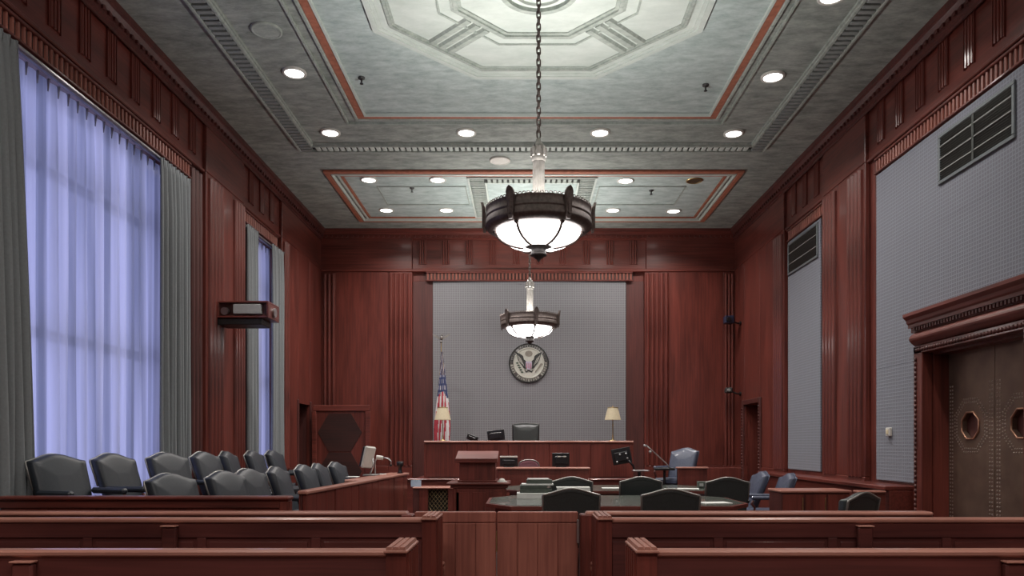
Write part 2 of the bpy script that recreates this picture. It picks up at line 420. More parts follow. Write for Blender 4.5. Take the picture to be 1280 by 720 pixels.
# backing of the crown down to the bay plane
# --- left wall
def side_wall(wall, side, plane, bay, piers, bays, hole):
    t = .08; h0, h1, hz = hole
    for (a, b_) in piers:
        if a < h0 < b_:
            for (p, q) in ((a, h0), (h1, b_)):
                slab_on(wall, side, p, q, 1.02, 5.70, bay, t, 'panel', WFIG, .01)
                slab_on(wall, side, p, q, 0, 1.02, bay, t+.015, 'dado_panel', WY, .01)
            slab_on(wall, side, h0, h1, hz, 5.70, bay, t, 'panel', WFIG, .004)
            slab_on(wall, side, a, b_, 5.70, 6.66, bay, t+.004, 'frieze_board', WY, .01)
            continue
        slab_on(wall, side, a, b_, 1.02, 5.70, bay, t, 'panel', WFIG if b_ > 15.5 else WV, .01)
        slab_on(wall, side, a, b_, 5.70, 6.66, bay, t+.004, 'frieze_board', WY, .01)
        slab_on(wall, side, a, b_, 0, 1.02, bay, t+.015, 'dado_panel', WY, .01)
    for (a, b_) in bays:
        slab_on(wall, side, a, b_, 5.72, 6.66, bay, .03, 'frieze_board', WY, .01)
        slab_on(wall, side, a, b_, 5.68, 5.73, bay, .06, 'ledge', WY, .012)
side_wall(wl, 'L', XL, BL, [(11.43, 12.97), (15.0, 18.0)], [(1.0, 11.43), (12.97, 15.0)], (16.05, 16.95, 2.4))
side_wall(wr, 'R', XR, BR, [(11.06, 12.62), (14.52, 18.0)], [(1.0, 11.06), (12.62, 14.52)], (16.0, 17.1, 2.41))
for c in [5.1+.54*i for i in range(12)]:
    frieze_group(wl, 'L', c, BL+.03)
for c in [4.83+.53*i for i in range(12)]:
    frieze_group(wr, 'R', c, BR-.03)
for c in (13.3, 13.84, 14.38): frieze_group(wl, 'L', c+.12, BL+.03)
for c in (13.0, 13.54, 14.08): frieze_group(wr, 'R', c, BR-.03)
fluting(wl, 'L', 5.0, 11.0, BL); fluting(wl, 'L', 13.05, 14.9, BL, pitch=.095)
fluting(wr, 'R', 5.0, 10.85, BR, pitch=.08); fluting(wr, 'R', 12.75, 14.45, BR, pitch=.095)
reeds_on(wl, 'L', 11.48, 12.02, 4, 1.02, 5.62, XL)
reeds_on(wl, 'L', 12.48, 12.94, 4, 1.02, 5.62, XL)
reeds_on(wl, 'L', 11.02, 11.40, 3, 1.02, 5.62, BL, WDARK)
reeds_on(wl, 'L', 15.05, 15.35, 2, 1.02, 5.62, XL)
reeds_on(wr, 'R', 11.12, 11.62, 4, 1.02, 5.62, XR)
reeds_on(wr, 'R', 12.05, 12.56, 4, 1.02, 5.62, XR)
reeds_on(wr, 'R', 14.55, 15.05, 4, 1.02, 5.62, XR)
# pier cap fillets and dado ledges
slab_on(wr, 'R', 9.75, 15.1, .90, .96, BR, .42, 'ledge', WY, .012)
slab_on(wr, 'R', 9.75, 15.1, 0, .90, BR, .36, 'dado_panel', WY, .01)
slab_on(wl, 'L', 12.9, 15.4, .98, 1.03, BL, .13, 'ledge', WY, .012)
# right fabric panels
MB().prism([(4.9, 1.0), (7.13, 1.0), (7.13, 3.2), (9.56, 3.2), (9.56, 1.0), (10.80, 1.0), (10.80, 5.40), (4.9, 5.40)], 'X', BR-.035, BR).build('fabric_panel', FAB_X, wr)
o = slab_on(wr, 'R', 12.85, 14.42, 1.03, 5.42, BR, .035, 'fabric_panel', FAB_X, .01)
# horizontal seams on the big panel
for z in (4.25, 2.6):
    slab_on(wr, 'R', 9.57 if z < 3.3 else 4.9, 10.79, z, z+.004, BR-.035, .002, 'seam', FAB_X, 0)
# --- back wall
PB = YB-.10
for (a, b_, mt) in ((-4.93, -2.69, WV), (2.94, 5.12, WV)):
    slab_on(wb, 'B', a, b_, 5.72, 6.66, YB, .11, 'frieze_board', WX, .01)
slab_on(wb, 'B', -2.69, 2.94, 5.72, 6.66, YB, .06, 'frieze_board', WX, .01)
slab_on(wb, 'B', -4.93, 5.12, 5.66, 5.73, YB, .125, 'ledge', WX, .015)
for (a, b_) in ((-4.88, -4.53), (-4.53, -3.26), (-3.26, -2.69), (2.90, 3.48), (3.48, 4.80), (4.80, 5.07)):
    slab_on(wb, 'B', a, b_, 1.0, 5.66, YB, .10, 'panel', WFIG, .01)
    slab_on(wb, 'B', a, b_, 0, 1.0, YB, .13, 'dado_panel', WX, .01)
reeds_on(wb, 'B', -4.84, -4.53, 3, 1.0, 5.60, PB)
reeds_on(wb, 'B', -3.25, -2.71, 5, 1.0, 5.62, PB)
reeds_on(wb, 'B', 2.92, 3.48, 5, 1.0, 5.62, PB)
reeds_on(wb, 'B', 4.82, 5.05, 3, 1.0, 5.60, PB)
for i in range(10): frieze_group(wb, 'B', -2.45+.565*i, YB-.06)
fluting(wb, 'B', -2.36, 2.62, YB-.07, 5.46, 5.64)
slab_on(wb, 'B', -2.69, -2.20, .3, 5.45, YB, .03, 'panel', WDARK, .008)
slab_on(wb, 'B', 2.46, 2.90, .3, 5.45, YB, .03, 'panel', WDARK, .008)
slab_on(wb, 'B', -2.20, 2.46, .8, 5.44, YB, .06, 'fabric_panel', FAB_Y, .01)

# --- windows
def window(name, W, cols, zs):
    y0, y1, z0, z1 = W
    fr = MB(); X0, X1 = -5.30, -5.20
    for (a, b_) in ((y0, y0+.08), (y1-.08, y1)): fr.box(X0, X1, a, b_, z0, z1, .01)
    for (a, b_) in ((z0, z0+.08), (z1-.08, z1)): fr.box(X0, X1, y0+.08, y1-.08, a, b_, .01)
    root = struct(fr, name, WHITE)
    ys = [y0+.08+(y1-y0-.16)*i/cols for i in range(cols+1)]
    zl = [z0+.08]+zs+[z1-.08]
    for y in ys[1:-1]: MB().box(X0+.02, X1-.02, y-.03, y+.03, z0+.08, z1-.08, .008).build('mullion', WHITE, root)
    for z in zl[1:-1]: MB().box(X0+.01, X1-.01, y0+.08, y1-.08, z-.06, z+.06, .008).build('transom', WHITE, root)
    me = None
    for i in range(cols):
        for j in range(len(zl)-1):
            MB().box(-5.255, -5.247, ys[i], ys[i+1], zl[j], zl[j+1]).build('pane', GLASS, root)
    MB().box(-5.32, BL+.04, y0-.03, y1+.03, z0-.05, z0, .01).build('window_sill', WY, root)
window('window_1', W1, 3, [2.7, 4.5])
window('window_2', W2, 2, [2.7, 4.5])
def curtain(name, label, cat, y0, y1, zb, zt, x, amp, folds, mat, gather=0, seed=1, edge=0, hdr=.12, bot=0, group=None, nz=14):
    r = random.Random(seed); n = folds*8; ph = [r.uniform(-.35, .35) for _ in range(folds+2)]; am = [r.uniform(.55, 1.25) for _ in range(folds+2)]
    vs = []; 
    for j in range(nz+1):
        t = j/nz; z = zt-(zt-zb)*t
        if j == 1: t = .02; z = zt-hdr
        for i in range(n+1):
            u = i/n; k = u*folds; q = min(int(k), folds)
            a = amp*am[q]*(1-.0*t)*(.35 if j == 0 else (.6 if j == 1 else 1))
            yy = y0+(y1-y0)*u
            yy += edge*math.sin(PI*.5*t)*u + bot*t*(u-.5) + .02*math.sin(k*3+t*5)*t
            vs.append((x+a*math.sin(2*PI*k+ph[q]*t*2)+.012*math.sin(k*1.7+t*4+seed)*t, yy, z))
    fs = [(j*(n+1)+i, j*(n+1)+i+1, (j+1)*(n+1)+i+1, (j+1)*(n+1)+i) for j in range(nz) for i in range(n)]
    root = thing(name, label, cat, (x, (y0+y1)/2, zb), 0, group)
    mb = MB().add(vs, fs, 0, True); o = mb.build('cloth', mat, root)
    if cat == 'curtain' and mat is DRAPE:
        so = o.modifiers.new('thick', 'SOLIDIFY'); so.thickness = .008
    # pinch pleats: short tapered tucks at the heading
    for i in range(folds):
        c = y0+(y1-y0)*(i+.5)/folds
        MB().cyl((x+.012, c, zt-hdr), (x+.018, c, zt+.01), .006, .016, 6).build('pleat', mat if mat is DRAPE else PLEAT, root)
    return root
PLEAT = plain('heading_tape', (.30, .31, .36), .8, noise=.2)
curtain('sheer_curtain', 'translucent blue-lit sheer curtain across the large tall window', 'curtain', 7.05, 10.33, .42, 5.34, -5.02, .032, 19, SHEER, seed=3, group=None)
curtain('sheer_curtain', 'narrow blue-lit sheer curtain at the far small window', 'curtain', 13.35, 14.7, .42, 5.34, -5.02, .03, 7, SHEER, seed=5)
curtain('drape', 'grey drape hanging at the near side of the large window', 'curtain', 6.2, 7.12, .42, 5.33, -4.84, .055, 9, DRAPE, seed=2, edge=.24)
curtain('drape', 'grey drape hanging at the far side of the large window', 'curtain', 9.9, 10.80, .42, 5.33, -4.84, .05, 8, DRAPE, seed=9)
curtain('drape', 'grey drape on the near side of the small far window, behind the wall box', 'curtain', 13.0, 13.55, .42, 5.36, -4.84, .04, 5, DRAPE, seed=4)
curtain('drape', 'grey drape on the far side of the small far window', 'curtain', 14.28, 14.98, .42, 5.36, -4.84, .045, 6, DRAPE, seed=6)
def rail(y0, y1, lab):
    r = thing('curtain_rail', lab, 'curtain rail', (-4.95, (y0+y1)/2, 5.36))
    MB().box(-4.955, -4.90, y0, y1, 5.335, 5.395, .01).build('track', GREYRAIL, r)
    MB().box(-4.90, -4.885, y0, y1, 5.35, 5.375, .004).build('lip', STEEL, r)
GREYRAIL = plain('rail_grey', (.30, .31, .36), .4, .4, noise=.1)
rail(6.9, 10.45, 'pale metal curtain rail above the large window')
rail(13.1, 14.85, 'pale metal curtain rail above the small far window')

# --- double bronze doors in right wall
DT = 2.66
cas = struct(MB().box(BR, XR-.06, 9.37, 9.57, 0, 2.75, .008).box(BR, XR-.06, 7.14, 7.47, 0, 2.75, .008).box(BR, XR-.06, 7.14, 9.57, 2.66, 2.76, .006), 'door_1', WV)
mb = MB().box(BR-.0, BR+.24, 9.34, 9.385, 0, DT).box(BR, BR+.24, 7.455, 7.50, 0, DT).box(BR, BR+.24, 7.5, 9.34, DT-.03, DT+.01); mb.build('door_reveal', WV, cas)
mb = MB().box(BR+.30, BR+.36, 7.4, 9.45, 0, DT); mb.build('door_backing', BLACKM, cas)
# egg-and-dart like carved strip round the opening
mb = MB(); z = .05
while z < 2.62:
    mb.ball((XR-.065, 9.51, z+.02), .022, 6, 1.3)
    mb.ball((XR-.065, 7.2, z+.02), .022, 6, 1.3); z += .06
y = 7.2
while y < 9.54: mb.ball((XR-.065, y, 2.705), .024, 6, 1.1); y += .06
o = mb.build('carved_beading', WDARK, cas); o['kind'] = 'stuff'
# cushion frieze + cornice
n = 8
poly = [(BR, 2.76)]+[(XR-.05-.07*math.sin(PI*i/n), 2.77+.17*i/n) for i in range(n+1)]+[(BR, 2.94)]
MB().prism(poly, 'Y', 7.12, 9.57, smooth=False).build('cushion_frieze', WY, cas)
poly = [(BR, 2.94), (XR-.06, 2.94), (XR-.06, 3.0), (XR-.10, 3.0), (XR-.10, 3.04), (XR-.12, 3.06), (XR-.13, 3.10), (XR-.17, 3.14), (XR-.17, 3.18), (XR-.10, 3.20), (BR, 3.21)]
MB().prism(poly, 'Y', 7.02, 9.63).build('door_cornice', WY, cas)
mb = MB(); y = 7.12
while y < 9.5: mb.box(XR-.095, XR-.06, y, y+.035, 2.95, 2.995); y += .062
o = mb.build('dentils', WDARK, cas); o['kind'] = 'stuff'
for k, (a, b_) in enumerate(((8.425, 9.335), (7.505, 8.415))):
    XD = BR+.18; cy = (a+b_)/2; cz = 1.73
    # leaf with an octagonal hole
    R_ = .155; oc = [(cy+R_/math.cos(PI/8)*math.cos(PI/8+i*PI/4), cz+.95*R_/math.cos(PI/8)*math.sin(PI/8+i*PI/4)) for i in range(8)]
    def outer(p):
        dy, dz = p[0]-cy, p[1]-cz; h = .44
        s_ = h/max(abs(dy), abs(dz)); return (cy+dy*s_, cz+dz*s_)
    sq = [outer(p) for p in oc]
    mb = MB()
    for i in range(8):
        j = (i+1) % 8
        for Xp in (XD, XD+.05): mb.add([(Xp, *oc[i]), (Xp, *oc[j]), (Xp, *sq[j]), (Xp, *sq[i])], [(0, 1, 2, 3)])
        mb.add([(XD, *oc[i]), (XD, *oc[j]), (XD+.05, *oc[j]), (XD+.05, *oc[i])], [(0, 1, 2, 3)])
    # fill corners of the square
    for (sy, sz) in ((1, 1), (-1, 1), (1, -1), (-1, -1)):
        c1 = (cy+sy*.44, cz+sz*.44); pa = (cy+sy*.44, cz+sz*.44*math.tan(PI/8)*.95/1.0); pb = (cy+sy*.44*math.tan(PI/8)/.95, cz+sz*.44)
    lf = MB().box(XD, XD+.05, a, b_, 0.01, cz-.44).box(XD, XD+.05, a, b_, cz+.44, DT-.03).box(XD, XD+.05, a, cy-.44, cz-.44, cz+.44).box(XD, XD+.05, cy+.44, b_, cz-.44, cz+.44)
    lf.v += []; 
    off = mb; lf.add(off.v, off.f)
    for (sy, sz) in ((1, 1), (-1, 1), (1, -1), (-1, -1)):
        q = [(cy+sy*.44, cz+sz*.44)]
        cand = [p for p in sq if (p[0]-cy)*sy > 0 and (p[1]-cz)*sz > 0]
        lf.add([(XD, *q[0])]+[(XD, *p) for p in cand], [tuple(range(1+len(cand)))])
    leaf = lf.build('door_leaf', BRONZE_D, cas, recalc=False)
    # small octagonal light behind the hole
    MB().box(XD+.055, XD+.075, cy-.17, cy+.17, cz-.17, cz+.17).build('porthole_backing', WDARK, leaf)
    fr = MB()
    pts = [(XD-.006, cy+(R_+.012)/math.cos(PI/8)*math.cos(PI/8+i*PI/4), cz+.95*(R_+.012)/math.cos(PI/8)*math.sin(PI/8+i*PI/4)) for i in range(8)]
    fr.tube(pts, .012, 5, closed=True).build('porthole_frame', COPPER, leaf)
    st = MB()
    def stud(y, z):
        st.add([(XD-.012, y, z), (XD, y-.011, z-.011), (XD, y+.011, z-.011), (XD, y+.011, z+.011), (XD, y-.011, z+.011)], [(0,1,2),(0,2,3),(0,3,4),(0,4,1)])
    for R2 in (.30, .345):
        ring = [(cy+R2*math.cos(PI/8+i*PI/4), cz+R2*math.sin(PI/8+i*PI/4)) for i in range(8)]
        for i in range(8):
            p, q = ring[i], ring[(i+1) % 8]
            for t in range(6): u = t/6; stud(p[0]+(q[0]-p[0])*u, p[1]+(q[1]-p[1])*u)
    for yv in (a+.04, a+.085, b_-.04, b_-.085):
        z = .06
        while z < 2.25:
            stud(yv, z); z += .046
    o = st.build('studs', STUD, leaf, recalc=False); o['kind'] = 'stuff'
# small doorway further back on the right
d2 = struct(MB().box(BR+.28, BR+.34, 15.95, 17.15, 0, 2.45), 'door_2', WDARK)
mb = MB().box(XR-.04, XR+.0, 15.86, 16.0, 0, 2.52, .01).box(XR-.04, XR, 17.1, 17.24, 0, 2.52, .01).box(XR-.04, XR, 16.0, 17.1, 2.41, 2.52, .01); mb.build('door_frame', WDARK, d2)
MB().box(BR+.22, BR+.27, 16.02, 17.08, .02, 2.4, .008).build('door_leaf', WDARK, d2)
MB().ball((BR+.18, 16.12, 1.0), .03, 8).build('door_knob', BRASS, d2)
mb = MB(); z = .3
while z < 2.35: mb.ball((XR-.045, 17.17, z), .022, 6, 1.2); mb.ball((XR-.045, 15.93, z), .022, 6, 1.2); z += .07
o = mb.build('carved_beading', WDARK, d2); o['kind'] = 'stuff'
# pier panel gap for that doorway: cut by rebuilding the pier panels around it is done below
# small doorway on the left, its leaf standing open and facing the room
d3 = struct(MB().box(BL-.34, BL-.28, 15.95, 17.05, 0, 2.45), 'door_3', BLACKM)  # black sheet closing the opening, standing in for the dark beyond
MB().box(XL-.02, XL+.03, 16.0, 16.08, 0, 2.48, .01).box(XL-.02, XL+.03, 16.95, 17.05, 0, 2.48, .01).build('door_frame', WDARK, d3)
YD = 16.86
lf = MB().box(-4.78, -3.50, YD, YD+.06, .35, 2.36, .008).build('door_leaf', WV, d3)
for a, b_, c_, d_ in ((-4.78, -3.50, 2.26, 2.40), (-4.80, -4.70, .35, 2.26), (-3.60, -3.48, .35, 2.26)):
    MB().box(a, b_, YD-.03, YD, c_, d_, .01).build('door_rail', WX, lf)
def hexo(cz, h):
    cx = -4.17
    return [(cx-.25, cz+h), (cx+.25, cz+h), (cx+.5, cz), (cx+.25, cz-h), (cx-.25, cz-h), (cx-.5, cz)]
MB().prism(hexo(1.78, .43), 'Y', YD-.012, YD).build('inlay', INLAY, lf, label='dark hexagonal veneer inlay')
MB().prism(hexo(.90, .43), 'Y', YD-.012, YD).build('inlay', INLAY, lf, label='dark hexagonal veneer inlay')
MB().ball((-3.55, YD-.05, 1.35), .035, 8).build('door_knob', BRASS, lf)

# ================================================================== CEILING ORNAMENT
CXc, CYc = .17, 8.42
def ngon(R, n=8, rot=PI/8, c=(CXc, CYc)):
    rr = R/math.cos(PI/n); return [(c[0]+rr*math.cos(rot+2*PI*i/n), c[1]+rr*math.sin(rot+2*PI*i/n)) for i in range(n)]
def ring(Ro, Ri, z0, z1=ZC, n=8, rot=PI/8, mi=0, mb=None, smooth=False):
    mb = mb or MB(); o, i_ = ngon(Ro, n, rot), ngon(Ri, n, rot)
    for k in range(n):
        j = (k+1) % n
        mb.add([(*o[k], z0), (*o[j], z0), (*i_[j], z0), (*i_[k], z0), (*o[k], z1), (*o[j], z1), (*i_[j], z1), (*i_[k], z1)],
               [(0, 1, 2, 3), (0, 4, 5, 1), (3, 2, 6, 7)], mi, smooth)
    return mb
def rect_ring(x0, x1, y0, y1, wd, z0, z1=ZC, c=.0, wdr=None):
    """frame whose outer rectangle is given"""
    mb = MB(); mb.box(x0, x1, y0, y0+wd, z0, z1, c); mb.box(x0, x1, y1-wd, y1, z0, z1, c)
    mb.box(x0, x0+wd, y0+wd, y1-wd, z0, z1, c); mb.box(x1-wd, x1, y0+wd, y1-wd, z0, z1, c); return mb
MB().prism(ngon(2.04), 'Z', ZC-.012, ZC).build('octagon_field', PLW, ceil)
ring(2.05, 1.98, ZC-.05, mb=ring(1.98, 1.93, ZC-.032)).build('octagon_moulding', PLW, ceil)
ring(2.075, 2.045, ZC-.018).build('octagon_line', PLG, ceil)  # thin dark ring paints the shadow line outside the octagon
ring(1.93, 1.84, ZC-.02).build('octagon_band', PLW, ceil)
ring(1.83, 1.79, ZC-.045, mb=ring(1.79, 1.76, ZC-.025)).build('octagon_moulding', PLM, ceil)
ring(1.20, 1.175, ZC-.03).build('octagon_line', PLM, ceil)
ring(1.04, 1.0, ZC-.03, mb=ring(1.0, .95, ZC-.055, mb=ring(.95, .91, ZC-.03))).build('octagon_moulding', PLM, ceil)
ring(.46, .40, ZC-.06, n=40, rot=0, smooth=False).build('medallion_ring', PLM, ceil)
ring(.34, .30, ZC-.05, n=40, rot=0).build('medallion_ring', PLW, ceil)
for q in range(4):
    ang = PI/4+q*PI/2
    for k in (-1, 0, 1):
        mb = MB().prism([(p[0], ZC-.012-p[1]) for p in [(-.055, 0), (-.035, .035), (.035, .035), (.055, 0)]], 'Y', 1.04, 1.76)
        mb.xf(Matrix.Translation((CXc, CYc, 0)) @ Matrix.Rotation(ang-PI/2, 4, 'Z') @ Matrix.Translation((k*.15, 0, 0)))
        mb.build('bar', PLM, ceil)
# coloured panel between octagon and the terracotta stripe
MB().box(-2.50, 2.92, 5.2, 11.64, ZC-.006, ZC).build('ceiling_panel', PL2, ceil)
rect_ring(-2.63, 3.04, 5.04, 11.79, .12, ZC-.03, c=.01).build('terracotta_stripe', ORANGE, ceil)
rect_ring(-2.68, 3.09, 4.99, 11.84, .05, ZC-.045, c=.01).build('stripe_fillet', PLM, ceil)
rect_ring(-2.50-.005, 2.925, 5.155, 11.675, .03, ZC-.045).build('stripe_fillet', PLW, ceil)
rect_ring(-2.84, 3.20, 4.84, 11.98, .025, ZC-.04).build('step_fillet', PLM, ceil)
# dentilled rectangular band
bx0, bx1, by0, by1, bw = -3.94, 4.22, 3.76, 13.10, .30
rect_ring(bx0, bx1, by0, by1, .05, ZC-.06, c=.01).build('band_moulding', PLM, ceil)
rect_ring(bx0+.25, bx1-.25, by0+.25, by1-.25, .05, ZC-.06, c=.01).build('band_moulding', PLM, ceil)
rect_ring(bx0+.30, bx1-.30, by0+.30, by1-.30, .02, ZC-.035).build('band_fillet', PLM, ceil)
rect_ring(bx0+.05, bx1-.05, by0+.05, by1-.05, .20, ZC-.008).build('band_bed', DGREY, ceil)
mex = MB().box(-.036, .036, -.098, .098, -.035, 0, .008); mex = mex.build('dentil', PLW, ceil)  # far run coloured paler, as lit by the chandelier
first = mex; mey = MB().box(-.098, .098, -.034, .034, -.055, 0, .008).build('dentil', PLG, ceil)  # side runs in grey: their shaded look is painted in
def put(first, locs):
    for i, l in enumerate(locs):
        o = first if i == 0 else link(first.data, 'dentil', ceil); o.location = l
nx = 72
put(first, [(bx0+.3+(bx1-bx0-.6)*(i+.5)/nx, by1-.15, ZC-.008) for i in range(nx)])
ys = [by0+.15+.112*i for i in range(int((by1-by0-.2)/.112)+1)]
put(mey, [(bx0+.15, y, ZC-.008) for y in ys]+[(bx1-.15, y, ZC-.008) for y in ys])
# rear coffer
rx0, rx1, ry0, ry1 = -3.80, 4.17, 14.03, 17.2
rect_ring(rx0, rx1, ry0, ry1, .10, ZC-.05, c=.012).build('terracotta_stripe', ORANGE, ceil)
rect_ring(rx0+.12, rx1-.12, ry0+.12, ry1-.12, .04, ZC-.06, c=.01).build('coffer_fillet', PLW, ceil)
rect_ring(rx0+.22, rx1-.22, ry0+.2, ry1-.2, .03, ZC-.04, c=.0).build('coffer_fillet', PLW, ceil)
rect_ring(rx0+.27, rx1-.27, ry0+.24, ry1-.24, .045, ZC-.03).build('terracotta_stripe', ORANGE, ceil)
MB().box(rx0+.32, rx1-.32, ry0+.3, ry1-.3, ZC-.008, ZC).build('ceiling_panel', PL2, ceil)
# grille frame of the rear coffer
gx0, gx1, gy0, gy1 = -1.10, 1.42, 14.36, 16.86
rect_ring(gx0, gx1, gy0, gy1, .035, ZC-.05).build('grille_fillet', PLW, ceil)
rect_ring(gx0+.33, gx1-.33, gy0+.25, gy1-.25, .035, ZC-.05).build('grille_fillet', PLW, ceil)
rect_ring(gx0+.035, gx1-.035, gy0+.035, gy1-.035, .29, ZC-.012).build('grille_bed', DGREY, ceil)
MB().box(gx0+.36, gx1-.36, gy0+.285, gy1-.285, ZC-.016, ZC).build('ceiling_panel', PL2, ceil)
sl = MB().box(-.14, .14, -.03, .03, -.045, 0, .006).build('slat', PLM, ceil); locs = []
y = gy0+.08
while y < gy1-.05: locs += [(gx0+.183, y, ZC-.012), (gx1-.183, y, ZC-.012)]; y += .105
for i, l in enumerate(locs):
    o = sl if i == 0 else link(sl.data, 'slat', ceil); o.location = l
sl = MB().box(-.034, .034, -.10, .10, -.045, 0, .006).build('slat', PLM, ceil); locs = []
x = gx0+.42
while x < gx1-.38: locs += [(x, gy0+.145, ZC-.012), (x, gy1-.145, ZC-.012)]; x += .105
for i, l in enumerate(locs):
    o = sl if i == 0 else link(sl.data, 'slat', ceil); o.location = l
for (a, b_) in ((-2.95, -1.16), (1.50, 3.25)):
    rect_ring(a, b_, 14.9, 16.05, .025, ZC-.025).build('panel_fillet', PLM, ceil)

# ceiling speakers and old rosettes
for (x, y, r, lab) in ((xx(333, 9.3), 9.3, .19, 'round plaster-coloured ceiling speaker cover, flush in the mottled ceiling near the window wall'),
                       (xx(625, 13.56), 13.56, .19, 'pale round speaker cover on the ceiling between band and rear coffer')):
    r_ = thing('ceiling_speaker', lab, 'speaker', (x, y, ZC))
    MB().lathe([(.001, -.02), (r*.84, -.02)], (x, y, ZC), 28).build('grille', PLM if x < -2 else WHITE, r_)
    MB().lathe([(r*.84, -.02), (r*.88, -.03), (r, -.022), (r, 0)], (x, y, ZC), 28).build('trim_ring', PLM if x < -2 else WHITE, r_)
def can(px, py, lab, lit=True):
    Y = 4827/(556-py); x = xx(px, Y); zc = ZC-.03 if Y > 14.2 else ZC
    r_ = thing('recessed_ceiling_light', lab, 'ceiling light', (x, Y, ZC), 0, 'recessed round ceiling lights')
    MB().lathe([(.128, -.02), (.135, -.03), (.165, -.024), (.165, 0)], (x, Y, ZC), 28).build('trim_ring', WHITE if lit else BRASS, r_)
    MB().lathe([(.001, -.018), (.13, -.018)] if lit else [(.001, -.012), (.06, -.014), (.13, -.02)], (x, Y, ZC), 28).build('lens', LITLENS if lit else DARKLENS, r_)
    if lit:
        area('downlight', (x, Y, ZC-.05), (0, 0, 0), .22, P_CAN*.95, (1, .93, .88), spread=2.4)
for (px, py, lab, lit) in (
    (368, 90, 'lit recessed ceiling light nearer the large window, along the side band', True),
    (413, 165, 'lit recessed ceiling light in the band corner at the window side', True),
    (583, 165, 'lit recessed ceiling light of the cross row, window side of the chandelier chain', True),
    (750, 165, 'lit recessed ceiling light of the cross row, door side of the chandelier chain', True),
    (917, 166, 'lit recessed ceiling light in the band corner at the door side', True),
    (966, 95, 'lit recessed ceiling light along the side band over the bronze doors', True),
    (1040, -6, 'lit recessed ceiling light cut by the top edge of the picture', True),
    (461, 224, 'lit rear coffer ceiling light, outer one of the front row at window side', True),
    (547, 224, 'lit rear coffer ceiling light, inner one of the front row at window side', True),
    (483, 262, 'lit rear coffer ceiling light, outer one of the back row at window side', True),
    (558, 262, 'lit rear coffer ceiling light, inner one of the back row at window side', True),
    (782, 225, 'lit rear coffer ceiling light beside the unlit one', True),
    (868, 225, 'unlit brassy recessed ceiling light in the rear coffer', False),
    (766, 262, 'lit rear coffer ceiling light, inner one of the back row at door side', True),
    (842, 263, 'lit rear coffer ceiling light, outer one of the back row at door side', True)):
    can(px, py, lab, lit)
for (x_, y_, lab) in ((-3.3, 4.6, 'added unseen recessed fill light over the public seats, window side'), (3.6, 4.6, 'added unseen recessed fill light over the public seats, door side'),
                       (-3.3, 1.2, 'added unseen recessed fill light behind the viewpoint, window side'), (3.6, 1.2, 'added unseen recessed fill light behind the viewpoint, door side'),
                       (-1.3, -1.4, 'added unseen recessed fill light near the rear wall, window side of the aisle'), (1.6, -1.4, 'added unseen recessed fill light near the rear wall, door side of the aisle')):
    r_ = thing('recessed_ceiling_light', lab, 'ceiling light', (x_, y_, ZC), 0, 'recessed round ceiling lights')  # lamps added out of view to brighten the pews and gate
    MB().lathe([(.128, -.02), (.135, -.03), (.165, -.024), (.165, 0)], (x_, y_, ZC), 28).build('trim_ring', WHITE, r_)
    MB().lathe([(.001, -.018), (.13, -.018)], (x_, y_, ZC), 28).build('lens', LITLENS, r_)
    area('downlight', (x_, y_, ZC-.05), (0, 0, 0), .22, P_CAN*(2.4 if y_ < 0 else 1.3), (1, .93, .86), spread=2.7)
for (px, py, lab) in ((452, 103, 'small dark sprinkler head in the main coffer, window side'), (882, 112, 'small dark sprinkler head in the main coffer, door side'),
                      (515, 239, 'tiny sprinkler head in the rear coffer, window side'), (814, 242, 'tiny sprinkler head in the rear coffer, door side')):
    Y = 4827/(556-py)*.985; x = xx(px, Y)
    r_ = thing('ceiling_sprinkler', lab, 'sprinkler', (x, Y, ZC))
    MB().lathe([(.001, -.03), (.045, -.028), (.05, 0)], (x, Y, ZC), 14).build('escutcheon', DGREY, r_)
    MB().cyl((x, Y, ZC-.02), (x, Y, ZC-.10), .012).build('pipe', DGREY, r_)
    MB().lathe([(.001, -.10), (.026, -.10), (.026, -.092), (.001, -.092)], (x, Y, ZC), 12).build('deflector', DGREY, r_)

